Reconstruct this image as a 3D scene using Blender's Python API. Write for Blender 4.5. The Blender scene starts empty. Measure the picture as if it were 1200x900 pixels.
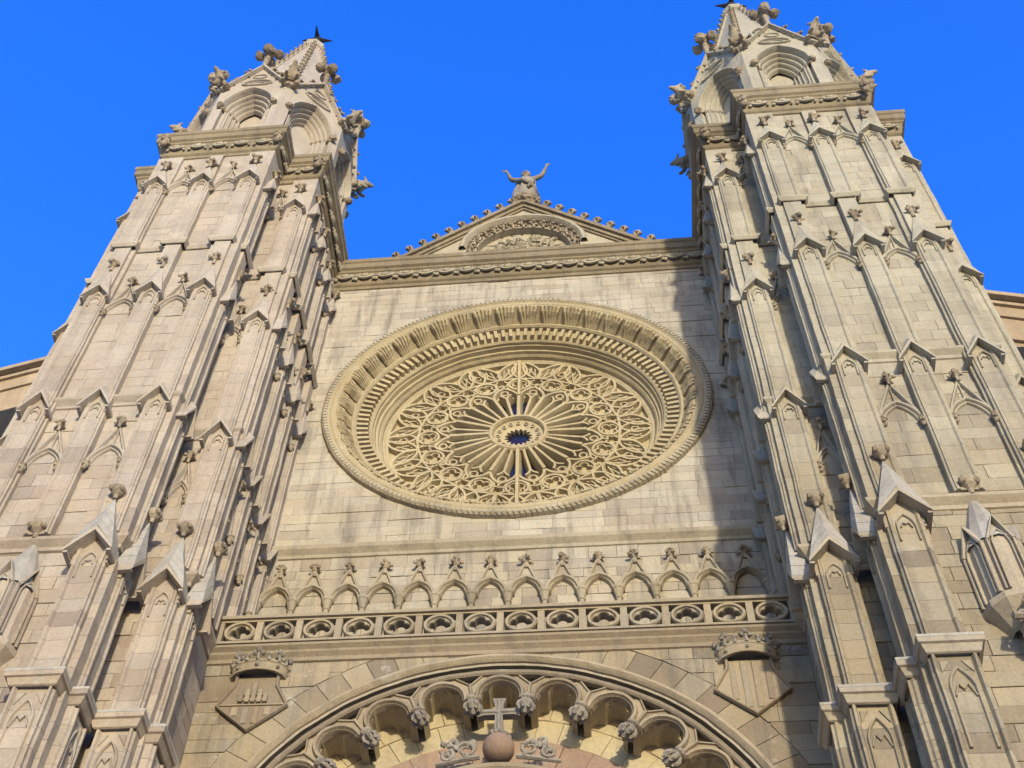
import bpy, bmesh, math, random
from mathutils import Vector, Matrix, Quaternion, noise as mnoise
PI = math.pi
S_ = bpy.context.scene
COL = S_.collection
random.seed(11)

# ------------------------------------------------------------------ camera
CAM = Vector((2.4919, -25.5496, 1.6))
PIT, YAW, ROLL, FPX = 0.985725, -0.190424, 0.103310, 1653.11
PPX, PPY = 600 - 81.76, 450 + 20.04
_fw = Vector((math.sin(YAW) * math.cos(PIT), math.cos(YAW) * math.cos(PIT), math.sin(PIT)))
_r0 = Vector((math.cos(YAW), -math.sin(YAW), 0)); _u0 = _r0.cross(_fw)
_rt = _r0 * math.cos(ROLL) + _u0 * math.sin(ROLL)
_up = -_r0 * math.sin(ROLL) + _u0 * math.cos(ROLL)
cam = bpy.data.cameras.new('camera'); camo = bpy.data.objects.new('camera', cam); COL.objects.link(camo)
m = Matrix.Identity(4)
for i in range(3):
    m[i][0] = _rt[i]; m[i][1] = _up[i]; m[i][2] = -_fw[i]; m[i][3] = CAM[i]
camo.matrix_world = m
cam.sensor_width = 36; cam.lens = FPX / 1200 * 36
cam.shift_x = (600 - PPX) / 1200; cam.shift_y = (PPY - 450) / 1200
cam.clip_start = 0.1; cam.clip_end = 6000
S_.camera = camo

def pix(p):
    d = Vector(p) - CAM; w = d.dot(_fw)
    return PPX + FPX * d.dot(_rt) / w, PPY - FPX * d.dot(_up) / w, w

# ------------------------------------------------------------------ light
SUN_EL, SUN_AZ = math.radians(7.5), math.radians(15.0)      # azimuth from -Y towards +X
sdir = Vector((math.sin(SUN_AZ) * math.cos(SUN_EL), -math.cos(SUN_AZ) * math.cos(SUN_EL), math.sin(SUN_EL)))
sun = bpy.data.lights.new('sun', 'SUN'); suno = bpy.data.objects.new('sun', sun); COL.objects.link(suno)
sun.energy = 0.58; sun.angle = math.radians(2.5); sun.color = (1.0, 0.935, 0.755)
suno.rotation_euler = (-sdir).to_track_quat('-Z', 'Y').to_euler()
suno.location = (20, -60, 40)
world = bpy.data.worlds.new('World'); S_.world = world; world.use_nodes = True
nt = world.node_tree; nt.nodes.clear()
sky = nt.nodes.new('ShaderNodeTexSky'); sky.sky_type = 'NISHITA'; sky.sun_disc = False
sky.sun_elevation = SUN_EL; sky.sun_rotation = math.atan2(sdir.x, sdir.y)
sky.air_density = 2.3; sky.dust_density = 1.5; sky.ozone_density = 7.0; sky.altitude = 0
hs = nt.nodes.new('ShaderNodeHueSaturation'); hs.inputs['Saturation'].default_value = 1.14; hs.inputs['Hue'].default_value = 0.533
bg = nt.nodes.new('ShaderNodeBackground'); bg.inputs[1].default_value = 0.15
wo = nt.nodes.new('ShaderNodeOutputWorld')
nt.links.new(sky.outputs[0], hs.inputs['Color']); nt.links.new(hs.outputs[0], bg.inputs[0]); nt.links.new(bg.outputs[0], wo.inputs[0])
S_.view_settings.view_transform = 'Standard'; S_.view_settings.look = 'None'
S_.view_settings.exposure = 2.84; S_.view_settings.gamma = 1.0
S_.render.engine = 'CYCLES'

# ------------------------------------------------------------------ materials
ALB = 0.86
def mat(name): 
    mm = bpy.data.materials.new(name); mm.use_nodes = True
    return mm, mm.node_tree, mm.node_tree.nodes['Principled BSDF']
def stone_mat(name, c1, c2, low=None, dark=(0.13, 0.115, 0.10), var=0.22, stain=0.5, bump=0.35, pale=0.0, fine=1.0):
    mm, t, b = mat(name); N = t.nodes; L = t.links
    def mathn(op, a, b_=None, clamp=False):
        n = N.new('ShaderNodeMath'); n.operation = op; n.use_clamp = clamp
        for i, v in enumerate((a, b_)):
            if v is None: continue
            if isinstance(v, (int, float)): n.inputs[i].default_value = v
            else: L.new(v, n.inputs[i])
        return n.outputs[0]
    def mix(f, a, b_, bt='MIX'):
        n = N.new('ShaderNodeMix'); n.data_type = 'RGBA'; n.blend_type = bt
        for i, v in ((0, f), (6, a), (7, b_)):
            if isinstance(v, (int, float)): n.inputs[i].default_value = v
            elif isinstance(v, tuple): n.inputs[i].default_value = (*v, 1)
            else: L.new(v, n.inputs[i])
        return n.outputs[2]
    geo = N.new('ShaderNodeNewGeometry'); oi = N.new('ShaderNodeObjectInfo')
    def noise(scale, vec=None, det=4, rough=0.6):
        n = N.new('ShaderNodeTexNoise'); n.inputs['Scale'].default_value = scale
        n.inputs['Detail'].default_value = det; n.inputs['Roughness'].default_value = rough
        L.new(vec if vec is not None else geo.outputs['Position'], n.inputs['Vector']); return n.outputs[0]
    def rng(v, a, b_, c=0.0, d=1.0):
        n = N.new('ShaderNodeMapRange'); n.inputs[1].default_value = a; n.inputs[2].default_value = b_
        n.inputs[3].default_value = c; n.inputs[4].default_value = d; L.new(v, n.inputs[0]); return n.outputs[0]
    rnd = mathn('FRACT', mathn('ADD', geo.outputs['Random Per Island'], oi.outputs['Random']))
    rnd2 = mathn('FRACT', mathn('MULTIPLY', rnd, 7.31))
    big = rng(noise(0.22, det=3), 0.35, 0.65)
    col = mix(big, c1, c2)
    tone = min(1.0, var * 2.2)
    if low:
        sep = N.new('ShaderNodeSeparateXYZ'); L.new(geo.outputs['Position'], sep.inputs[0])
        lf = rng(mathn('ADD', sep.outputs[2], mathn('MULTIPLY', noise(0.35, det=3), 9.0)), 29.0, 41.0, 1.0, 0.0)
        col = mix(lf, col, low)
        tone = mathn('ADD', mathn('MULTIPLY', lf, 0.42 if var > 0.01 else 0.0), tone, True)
    # tone of each block
    rp = N.new('ShaderNodeValToRGB'); rp.color_ramp.interpolation = 'LINEAR'; L.new(rnd, rp.inputs[0])
    els = rp.color_ramp.elements
    for p_, c_ in ((0.0, (0.60, 0.56, 0.56)), (0.14, (0.78, 0.70, 0.64)), (0.32, (0.92, 0.87, 0.80)), (0.5, (1.0, 1.0, 1.0)), (0.68, (1.06, 0.98, 0.86)), (0.86, (1.18, 1.14, 1.08)), (1.0, (0.86, 0.84, 0.86))):
        if p_ in (0.0, 1.0): els[0 if p_ == 0 else len(els) - 1].color = (*c_, 1)
        else: els.new(p_).color = (*c_, 1)
    col = mix(1.0, col, mix(tone, (1.0, 1.0, 1.0), rp.outputs[0]), 'MULTIPLY')
    # rain streaks and lichen patches
    mp = N.new('ShaderNodeMapping'); mp.inputs['Scale'].default_value = (2.2, 2.2, 0.22); L.new(geo.outputs['Position'], mp.inputs[0])
    st = rng(noise(1.0, mp.outputs[0], det=6, rough=0.65), 0.50, 0.70)
    col = mix(mathn('MULTIPLY', st, stain), col, dark)
    pt = rng(noise(0.9, det=6, rough=0.7), 0.56, 0.74)
    col = mix(mathn('MULTIPLY', pt, stain * 0.55), col, (0.21, 0.195, 0.175))
    wp = rng(noise(1.7, det=5, rough=0.7), 0.60, 0.72)
    col = mix(mathn('MULTIPLY', wp, 0.35 + pale), col, (0.50, 0.47, 0.42))
    pit = rng(noise(5.5, det=7, rough=0.75), 0.60, 0.70)
    col = mix(mathn('MULTIPLY', pit, 0.45), col, dark)
    cl = rng(noise(0.55, det=4, rough=0.65), 0.40, 0.62)
    col = mix(mathn('MULTIPLY', cl, 0.55), col, mix(1.0, col, (0.82, 0.78, 0.75), 'MULTIPLY'))
    gr = noise(14.0, det=5, rough=0.7)
    col = mix(1.0, col, mix(gr, (0.66, 0.66, 0.66), (1.30, 1.30, 1.30)), 'MULTIPLY')
    col = mix(1.0, col, (ALB, ALB, ALB), 'MULTIPLY')
    L.new(col, b.inputs['Base Color']); b.inputs['Roughness'].default_value = 0.92
    if 'Specular IOR Level' in b.inputs: b.inputs['Specular IOR Level'].default_value = 0.2
    bp = N.new('ShaderNodeBump'); bp.inputs['Strength'].default_value = bump; bp.inputs['Distance'].default_value = 0.05
    hgt = mathn('ADD', mathn('MULTIPLY', noise(9.0, det=6, rough=0.7), 1.0), mathn('MULTIPLY', noise(2.6, det=4), 1.3))
    L.new(hgt, bp.inputs['Height']); L.new(bp.outputs[0], b.inputs['Normal'])
    return mm
M = {}
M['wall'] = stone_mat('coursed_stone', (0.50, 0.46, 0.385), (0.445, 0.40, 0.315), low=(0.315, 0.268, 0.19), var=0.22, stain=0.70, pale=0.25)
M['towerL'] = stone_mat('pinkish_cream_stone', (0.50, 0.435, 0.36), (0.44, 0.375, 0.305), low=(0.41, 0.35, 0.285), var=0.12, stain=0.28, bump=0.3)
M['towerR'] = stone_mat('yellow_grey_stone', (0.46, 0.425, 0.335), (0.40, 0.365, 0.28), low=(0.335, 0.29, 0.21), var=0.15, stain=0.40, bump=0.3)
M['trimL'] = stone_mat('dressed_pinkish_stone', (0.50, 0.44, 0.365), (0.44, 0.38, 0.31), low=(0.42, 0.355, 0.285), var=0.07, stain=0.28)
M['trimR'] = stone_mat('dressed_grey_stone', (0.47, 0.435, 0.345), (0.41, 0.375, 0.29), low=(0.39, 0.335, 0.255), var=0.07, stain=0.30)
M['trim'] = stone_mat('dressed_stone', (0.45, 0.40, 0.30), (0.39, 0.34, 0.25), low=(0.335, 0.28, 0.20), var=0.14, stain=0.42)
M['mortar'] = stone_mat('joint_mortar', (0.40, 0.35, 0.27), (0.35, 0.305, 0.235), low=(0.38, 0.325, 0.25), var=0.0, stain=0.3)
M['carve'] = stone_mat('weathered_carving', (0.44, 0.375, 0.285), (0.35, 0.29, 0.215), var=0.30, stain=0.55, bump=0.6)
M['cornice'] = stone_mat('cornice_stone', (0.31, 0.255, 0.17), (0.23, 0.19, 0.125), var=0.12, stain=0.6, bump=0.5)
M['pale'] = stone_mat('pale_cap_stone', (0.45, 0.415, 0.36), (0.38, 0.35, 0.30), var=0.10, stain=0.65, dark=(0.24, 0.22, 0.19))
M['rose'] = stone_mat('tracery_stone', (0.50, 0.42, 0.27), (0.45, 0.37, 0.225), var=0.08, stain=0.28)
M['brown'] = stone_mat('brown_sandstone', (0.46, 0.36, 0.25), (0.40, 0.31, 0.21), var=0.2, stain=0.35)
M['pink'] = stone_mat('reddish_stone', (0.36, 0.25, 0.18), (0.31, 0.215, 0.16), var=0.16, stain=0.25)
M['grey'] = stone_mat('grey_carving', (0.36, 0.325, 0.275), (0.28, 0.25, 0.21), var=0.2, stain=0.5, bump=0.6)
M['paving'] = stone_mat('paving_stone', (0.86, 0.70, 0.51), (0.78, 0.63, 0.46), var=0.1, stain=0.2)
mm, t, b = mat('dark_iron'); b.inputs['Base Color'].default_value = (0.03, 0.028, 0.03, 1); b.inputs['Metallic'].default_value = 0.6; b.inputs['Roughness'].default_value = 0.6; M['iron'] = mm
mm, t, b = mat('stained_glass')
v = t.nodes.new('ShaderNodeTexVoronoi'); v.inputs['Scale'].default_value = 4.0
g = t.nodes.new('ShaderNodeNewGeometry'); t.links.new(g.outputs['Position'], v.inputs['Vector'])
cr = t.nodes.new('ShaderNodeValToRGB'); cr.color_ramp.elements[0].color = (0.007, 0.008, 0.026, 1); cr.color_ramp.elements[1].color = (0.016, 0.005, 0.011, 1)
e = cr.color_ramp.elements.new(0.5); e.color = (0.006, 0.011, 0.03, 1)
sp = t.nodes.new('ShaderNodeSeparateColor'); t.links.new(v.outputs['Color'], sp.inputs[0]); t.links.new(sp.outputs[0], cr.inputs[0])
t.links.new(cr.outputs[0], b.inputs['Base Color']); b.inputs['Roughness'].default_value = 0.25; M['glass'] = mm
mm, t, b = mat('old_wood'); b.inputs['Base Color'].default_value = (0.09, 0.055, 0.03, 1); b.inputs['Roughness'].default_value = 0.7; M['wood'] = mm

# ------------------------------------------------------------------ helpers
class Fr:
    """flat frame: u along the wall, n outwards from it, z up; sx mirrors the tower"""
    def __init__(s, O, U, N, sx=1): s.O, s.U, s.N, s.sx = O, U, N, sx
    def __call__(s, u, n, z):
        return (s.sx * (s.O[0] + u * s.U[0] + n * s.N[0]), s.O[1] + u * s.U[1] + n * s.N[1], z)
WORLD = Fr((0, 0), (1, 0), (0, -1))

class MB:
    def __init__(s): s.v = []; s.f = []
    def add(s, vs, fs):
        o = len(s.v); s.v += [tuple(p) for p in vs]; s.f += [[i + o for i in q] for q in fs]
    def box(s, fr, u0, u1, n0, n1, z0, z1):
        s.add([fr(u, n, z) for z in (z0, z1) for n in (n0, n1) for u in (u0, u1)],
              [(0, 1, 5, 4), (2, 6, 7, 3), (0, 4, 6, 2), (1, 3, 7, 5), (4, 5, 7, 6), (0, 2, 3, 1)])
    def prism(s, fr, poly, n0, n1, inset=0.0):
        """polygon in (u,z) from depth n0 to n1, front edge chamfered by inset"""
        k = len(poly); cu = sum(p[0] for p in poly) / k; cz = sum(p[1] for p in poly) / k
        vs = [fr(u, n0, z) for u, z in poly]
        if inset:
            vs += [fr(u, n1 - inset, z) for u, z in poly]
            ins = []
            for u, z in poly:
                du, dz = cu - u, cz - z
                ins.append((u + max(-inset, min(inset, du)), z + max(-inset, min(inset, dz))))
            vs += [fr(u, n1, z) for u, z in ins]; rings = 3
        else:
            vs += [fr(u, n1, z) for u, z in poly]; rings = 2
        fs = []
        for r in range(rings - 1):
            for i in range(k):
                j = (i + 1) % k; fs.append((r * k + i, r * k + j, (r + 1) * k + j, (r + 1) * k + i))
        fs.append([(rings - 1) * k + i for i in range(k)])
        s.add(vs, fs)
    def bar(s, fr, pts, wb, wf, n0, n1, closed=False):
        """moulded bar along a (u,z) path: wide at the back n0, narrow at the front n1"""
        k = len(pts); sec = [(-wb / 2, n0), (-wf * 0.5, n1 - (n1 - n0) * 0.3), (-wf * 0.28, n1), (wf * 0.28, n1), (wf * 0.5, n1 - (n1 - n0) * 0.3), (wb / 2, n0)]
        vs = []
        for i in range(k):
            if closed: a, c = pts[i - 1], pts[(i + 1) % k]
            else: a, c = pts[max(i - 1, 0)], pts[min(i + 1, k - 1)]
            tx, tz = c[0] - a[0], c[1] - a[1]; l = math.hypot(tx, tz) or 1; px, pz = -tz / l, tx / l
            for o, n in sec: vs.append(fr(pts[i][0] + px * o, n, pts[i][1] + pz * o))
        q = len(sec); fs = []
        for i in range(k if closed else k - 1):
            j = (i + 1) % k
            for e_ in range(q - 1): fs.append((i * q + e_, j * q + e_, j * q + e_ + 1, i * q + e_ + 1))
        if not closed: fs += [list(range(q)), [(k - 1) * q + i for i in range(q)]]
        s.add(vs, fs)
    def extrude_plan(s, fr, sec, z0, z1):
        """section in (u,n) raised from z0 to z1, with top and bottom"""
        k = len(sec); vs = [fr(u, n, z0) for u, n in sec] + [fr(u, n, z1) for u, n in sec]
        fs = [(i, (i + 1) % k, k + (i + 1) % k, k + i) for i in range(k)] + [list(range(k)), list(range(k, 2 * k))]
        s.add(vs, fs)
    def mould(s, path, prof, sx=1, closed=False):
        """moulding run along a plan path (outward to the right of travel); prof = [(out, z)]"""
        k = len(path); vs = []
        def nrm(a, c):
            dx, dy = c[0] - a[0], c[1] - a[1]; l = math.hypot(dx, dy); return (dy / l, -dx / l)
        for i in range(k):
            n1 = nrm(path[i - 1], path[i]) if (i > 0 or closed) else nrm(path[0], path[1])
            n2 = nrm(path[i], path[(i + 1) % k]) if (i < k - 1 or closed) else n1
            d = 1 + n1[0] * n2[0] + n1[1] * n2[1]; ox, oy = (n1[0] + n2[0]) / d, (n1[1] + n2[1]) / d
            for o, z in prof: vs.append((sx * (path[i][0] + ox * o), path[i][1] + oy * o, z))
        q = len(prof); fs = []
        for i in range(k if closed else k - 1):
            j = (i + 1) % k
            for e_ in range(q - 1): fs.append((i * q + e_, j * q + e_, j * q + e_ + 1, i * q + e_ + 1))
        if not closed: fs += [list(range(q)), [(k - 1) * q + i for i in range(q)]]
        s.add(vs, fs)
    def lathe_y(s, cx, cz, prof, a0=0.0, a1=2 * PI, n=128):
        """profile (r, y) turned about a horizontal axis through (cx, cz); angle 0 is up"""
        full = abs(a1 - a0 - 2 * PI) < 1e-6; k = n if full else n + 1; q = len(prof); vs = []
        for i in range(k):
            a = a0 + (a1 - a0) * i / n
            for r, y in prof: vs.append((cx + r * math.sin(a), y, cz + r * math.cos(a)))
        fs = []
        for i in range(n):
            j = (i + 1) % k
            for e_ in range(q - 1): fs.append((i * q + e_, j * q + e_, j * q + e_ + 1, i * q + e_ + 1))
        s.add(vs, fs)
    def lathe_z(s, c, prof, n=10):
        q = len(prof); vs = []
        for i in range(n):
            a = 2 * PI * i / n
            for r, z in prof: vs.append((c[0] + r * math.cos(a), c[1] + r * math.sin(a), c[2] + z))
        fs = []
        for i in range(n):
            j = (i + 1) % n
            for e_ in range(q - 1): fs.append((i * q + e_, j * q + e_, j * q + e_ + 1, i * q + e_ + 1))
        fs += [[i * q for i in range(n)], [i * q + q - 1 for i in range(n)]]
        s.add(vs, fs)
    def ball(s, c, r, sc=(1, 1, 1), seg=7, ring=5, jit=0.18):
        vs = []; fs = []
        for j in range(1, ring):
            ph = PI * j / ring
            for i in range(seg):
                th = 2 * PI * (i + 0.5 * (j % 2)) / seg; k = r * (1 + random.uniform(-jit, jit))
                vs.append((c[0] + k * sc[0] * math.sin(ph) * math.cos(th), c[1] + k * sc[1] * math.sin(ph) * math.sin(th), c[2] + k * sc[2] * math.cos(ph)))
        for j in range(ring - 2):
            for i in range(seg):
                fs.append((j * seg + i, j * seg + (i + 1) % seg, (j + 1) * seg + (i + 1) % seg, (j + 1) * seg + i))
        t_ = len(vs); vs += [(c[0], c[1], c[2] + r * sc[2]), (c[0], c[1], c[2] - r * sc[2])]
        for i in range(seg):
            fs.append((t_, i, (i + 1) % seg)); fs.append((t_ + 1, (ring - 2) * seg + (i + 1) % seg, (ring - 2) * seg + i))
        s.add(vs, fs)
    def tube(s, pts, rads, n=7):
        vs = []; k = len(pts); P = [Vector(p) for p in pts]
        for i in range(k):
            d = (P[min(i + 1, k - 1)] - P[max(i - 1, 0)]).normalized()
            a = d.orthogonal().normalized() if abs(d.y) > 0.9 else d.cross(Vector((0, 1, 0))).normalized(); b_ = d.cross(a)
            for j in range(n):
                th = 2 * PI * j / n; vs.append(P[i] + (a * math.cos(th) + b_ * math.sin(th)) * rads[i])
        fs = [(i * n + j, i * n + (j + 1) % n, (i + 1) * n + (j + 1) % n, (i + 1) * n + j) for i in range(k - 1) for j in range(n)]
        fs += [list(range(n)), [(k - 1) * n + j for j in range(n)]]
        s.add(vs, fs)
    def mesh(s, name, smooth=False):
        me = bpy.data.meshes.new(name)
        V = []
        for p in s.v:          # hand-cut unevenness
            d_ = mnoise.noise_vector((p[0] * 1.3 + 5.1, p[1] * 1.3, p[2] * 1.3)) * 0.016 + mnoise.noise_vector((p[0] * 5.0, p[1] * 5.0 + 3.3, p[2] * 5.0)) * 0.009
            V.append((p[0] + d_[0], p[1] + d_[1], p[2] + d_[2]))
        me.from_pydata(V, [], s.f)
        bm = bmesh.new(); bm.from_mesh(me); bmesh.ops.recalc_face_normals(bm, faces=bm.faces); bm.to_mesh(me); bm.free()
        if smooth: me.polygons.foreach_set('use_smooth', [True] * len(me.polygons))
        return me

def link(name, me, m_, parent=None, mw=None):
    o = bpy.data.objects.new(name, me); COL.objects.link(o)
    if m_ is not None and not me.materials: me.materials.append(m_)
    w = mw if mw is not None else Matrix.Identity(4)
    if parent is not None:
        o.parent = parent; o.matrix_basis = PW[parent.name].inverted() @ w
    else: o.matrix_basis = w
    PW[o.name] = w
    return o
PW = {}
def build(mb, name, m_, parent=None, smooth=False): return link(name, mb.mesh(name, smooth), M[m_], parent)
def thing(name, loc, label, cat, group=None):
    o = bpy.data.objects.new(name, None); COL.objects.link(o); o.location = loc; PW[o.name] = Matrix.Translation(loc)
    o.empty_display_size = 0.5
    tag(o, label, cat, group); return o
def tag(o, label, cat, group=None):
    o['label'] = label; o['category'] = cat
    if group: o['group'] = group
def T(x, y, z, rz=0.0, s=1.0): return Matrix.Translation((x, y, z)) @ Matrix.Rotation(rz, 4, 'Z') @ Matrix.Scale(s, 4)

# ---- masonry: every block its own solid, joints recessed
def courses(fr, u0, u1, z0, z1, n1=0.0, ch=(0.38, 0.50), ln=(0.55, 1.15), outside=None, gap=0.012, rough=0.010):
    out = []; z = z0; k = 0
    while z < z1 - 0.05:
        h = random.uniform(*ch)
        if z1 - z - h < ch[0] * 0.6: h = z1 - z
        u = u0
        first = True
        while u < u1 - 0.02:
            l = random.uniform(*ln)
            if first and k % 2: l *= 0.55
            first = False
            if u1 - u - l < ln[0] * 0.55: l = u1 - u
            poly = [(u + gap / 2, z + gap / 2), (u + l - gap / 2, z + gap / 2), (u + l - gap / 2, z + h - gap / 2), (u + gap / 2, z + h - gap / 2)]
            if outside:
                for cu, cz, r in outside:
                    mu, mz = max(min(cu, u + l), u), max(min(cz, z + h), z)
                    d = math.hypot(mu - cu, mz - cz)
                    if d < 1e-6: poly = []; break
                    if d < r:
                        mu, mz = u + l / 2, z + h / 2
                        d = math.hypot(mu - cu, mz - cz)
                        nx, nz = (mu - cu) / d, (mz - cz) / d
                        f_ = [(p[0] - cu) * nx + (p[1] - cz) * nz - r for p in poly]; q = []
                        for i in range(len(poly)):
                            j = (i + 1) % len(poly)
                            if f_[i] >= 0: q.append(poly[i])
                            if f_[i] * f_[j] < 0:
                                t_ = f_[i] / (f_[i] - f_[j]); q.append((poly[i][0] + t_ * (poly[j][0] - poly[i][0]), poly[i][1] + t_ * (poly[j][1] - poly[i][1])))
                        poly = q
                        if len(poly) < 3: poly = []; break
            if len(poly) >= 3:
                a = abs(sum(poly[i][0] * poly[(i + 1) % len(poly)][1] - poly[(i + 1) % len(poly)][0] * poly[i][1] for i in range(len(poly)))) / 2
                if a > 0.012:
                    d = random.uniform(-rough, rough)
                    if random.random() < 0.04: d -= 0.018
                    out.append((fr, poly, n1 + d, a))
            u += l
        z += h; k += 1
    return out
def lay(root, blocks, m_, cap=300, joint=0.014):
    sc = []
    for bk in blocks:
        fr, poly, n1, a = bk
        c = fr(sum(p[0] for p in poly) / len(poly), n1, sum(p[1] for p in poly) / len(poly))
        x, y, w = pix(c)
        inn = -10 < x < 1210 and -10 < y < 910
        sc.append(((a / (w * w)) if inn else -w, bk))
    sc.sort(key=lambda q: -q[0])
    rest = MB()
    for i, (k, (fr, poly, n1, a)) in enumerate(sc):
        mb = MB() if i < cap else rest
        mb.prism(fr, poly, n1 - 0.06, n1, joint)
        if i < cap: build(mb, 'stone', m_, root)
    if rest.v:
        o = build(rest, 'stone_courses', m_, root); o['kind'] = 'stuff'

# ---- shared carvings
def leaf_cluster(r=0.17, seed=0):
    mb = MB(); rr = random.Random(seed); w_ = lambda: rr.uniform(0.72, 1.25)
    mb.lathe_z((0, 0, 0), [(0.05, -0.34), (0.055, -0.12), (0.09, -0.05), (0.06, 0.02), (0.07, 0.14)], 6)
    for i in range(4):
        a = PI / 2 * i + 0.4 + rr.uniform(-.25, .25); k_ = w_() if seed else 1.0; c, s_ = math.cos(a) * k_, math.sin(a) * k_
        if seed == 2 and i == 1: continue
        mb.tube([(0.04 * c, 0.04 * s_, -0.08), (0.13 * c, 0.13 * s_, 0.03 * k_), (0.20 * c, 0.20 * s_, -0.02 * k_)], [0.05, 0.065, 0.035], 5)
        mb.ball((0.20 * c, 0.20 * s_, -0.01), 0.062)
        mb.ball((0.09 * c, 0.09 * s_, 0.15 * (w_() if seed else 1)), 0.06 * (w_() if seed else 1))
    mb.ball((0, 0, 0.20), 0.075)
    return mb.mesh('finial')
def crocket_mesh():
    mb = MB()      # upright leaf: stalk, broad blade curling outwards at the tip, two side lobes
    mb.tube([(-0.05, 0, -0.14), (0.0, 0, 0.02), (0.05, 0, 0.15), (0.13, 0, 0.21), (0.17, 0, 0.16)], [0.085, 0.07, 0.085, 0.07, 0.03], 5)
    for s_ in (-1, 1): mb.tube([(0.0, 0, 0.0), (0.02, s_ * 0.08, 0.09), (0.07, s_ * 0.13, 0.07)], [0.06, 0.055, 0.025], 5)
    return mb.mesh('crocket')
def bowl_mesh():
    mb = MB(); mb.lathe_z((0, 0, 0), [(0.05, -0.32), (0.07, -0.18), (0.17, -0.08), (0.22, 0.04), (0.20, 0.09), (0.12, 0.11)], 9)
    for i in range(4):
        a = PI / 2 * i + PI / 4; mb.ball((0.19 * math.cos(a), 0.19 * math.sin(a), 0.0), 0.085)
    return mb.mesh('finial')
def head_mesh():
    mb = MB(); mb.ball((0, -0.02, 0), 0.13, (0.85, 0.9, 1.2)); mb.ball((0, -0.12, -0.03), 0.06); mb.ball((0, -0.02, 0.13), 0.12, (1.05, 1, 0.5)); mb.ball((0, -.03, -.15), 0.07, (1.1, 1, 1))
    return mb.mesh('corbel_head')
def carved_leaf_mesh():
    mb = MB()      # acanthus scroll of a frieze, about 0.7 wide, in the XZ plane facing -Y
    p = [(-0.33 + 0.66 * i / 8, -0.03 - 0.04 * math.sin(PI * i / 8), 0.13 - 0.23 * math.sin(PI * i / 8)) for i in range(9)]
    mb.tube(p, [0.03] + [0.055] * 7 + [0.03], 5)
    mb.ball((0, -0.07, 0.07), 0.12, (1.3, 0.7, 0.9)); mb.ball((-0.2, -0.05, 0.13), 0.075, (1.2, 0.7, 1)); mb.ball((0.2, -0.05, 0.13), 0.075, (1.2, 0.7, 1))
    mb.ball((-0.31, -0.04, -0.10), 0.07, (1, 0.8, 1.3)); mb.ball((0.31, -0.04, -0.10), 0.06, (1, 0.8, 1.2))
    return mb.mesh('carved_leaf')
ME = {'flower': [leaf_cluster(seed=i) for i in range(5)], 'crocket': crocket_mesh(), 'bowl': bowl_mesh(), 'head': head_mesh(), 'leaf': carved_leaf_mesh()}
def put(kind, name, m_, parent, p, rz=0.0, s=1.0, mw=None):
    me = ME[kind]
    if isinstance(me, list): me = random.choice(me)
    if not me.materials: me.materials.append(M[m_])
    return link(name, me, None, parent, mw if mw is not None else T(p[0], p[1], p[2], rz, s))

def skin(name, nodes, edges, sub=1, flat=False):
    """one continuous body grown round a skeleton: nodes = [(x,y,z,rx,ry)]"""
    me = bpy.data.meshes.new(name); me.from_pydata([n[:3] for n in nodes], edges, [])
    o = bpy.data.objects.new(name + '_tmp', me); COL.objects.link(o)
    sk = o.modifiers.new('Skin', 'SKIN'); sk.branch_smoothing = 0.6; sk.use_smooth_shade = True
    for i, n in enumerate(nodes):
        me.skin_vertices[0].data[i].radius = (n[3], n[4] if len(n) > 4 else n[3])
    me.skin_vertices[0].data[0].use_root = True
    sb = o.modifiers.new('Sub', 'SUBSURF'); sb.levels = sub; sb.render_levels = sub
    dg = bpy.context.evaluated_depsgraph_get(); ev = o.evaluated_get(dg)
    res = bpy.data.meshes.new_from_object(ev)
    bpy.data.objects.remove(o); res.name = name
    res.polygons.foreach_set('use_smooth', [True] * len(res.polygons))
    return res

# ================================================================== ground
mb = MB(); mb.add([(-900, -900, 0), (900, -900, 0), (900, 900, 0), (-900, 900, 0)], [(0, 1, 2, 3)])
o = build(mb, 'ground', 'paving'); o['kind'] = 'structure'

# ================================================================== central facade
FX = 7.2                                  # half width between the towers
RZ = 40.84                                # rose centre height
PZ = 19.9                                 # portal arch centre height
fac = thing('cathedral_facade', (0, 0, 0), 'pale stone church front with a huge round rose window between two towers', 'church front')
FW = Fr((0, 0), (1, 0), (0, -1))          # upper wall, z from the balcony up
FLW = Fr((0, -2.0), (1, 0), (0, -1))      # lower wall

def holed(mb, y, x0, x1, z0, z1, cx, cz, r, a0, a1, n):
    """wall sheet round a circular hole (polar strip out to the rectangle)"""
    vs = []
    k = n if abs(a1 - a0 - 2 * PI) < 1e-6 else n + 1
    for i in range(k):
        a = a0 + (a1 - a0) * i / n; sx, cz_ = math.sin(a), math.cos(a)
        t_ = 1e9
        if sx > 1e-9: t_ = min(t_, (x1 - cx) / sx)
        if sx < -1e-9: t_ = min(t_, (x0 - cx) / sx)
        if cz_ > 1e-9: t_ = min(t_, (z1 - cz) / cz_)
        if cz_ < -1e-9: t_ = min(t_, (z0 - cz) / cz_)
        vs += [(cx + r * sx, y, cz + r * cz_), (cx + t_ * sx, y, cz + t_ * cz_)]
    fs = [(2 * i, 2 * ((i + 1) % k), 2 * ((i + 1) % k) + 1, 2 * i + 1) for i in range(n)]
    mb.add(vs, fs)
mb = MB()
ca = [math.atan2(s_ * FX, z_) for s_, z_ in ((1, 49.4 - RZ), (1, 27 - RZ))]
holed(mb, 0.035, -FX, FX, 27.0, 49.4, 0, RZ, 6.42, 0, 2 * PI, 720)
mb.add([(-FX, 3.0, 0), (FX, 3.0, 0), (FX, 3.0, 51.5), (-FX, 3.0, 51.5)], [(0, 1, 2, 3)])       # inner face
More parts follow.
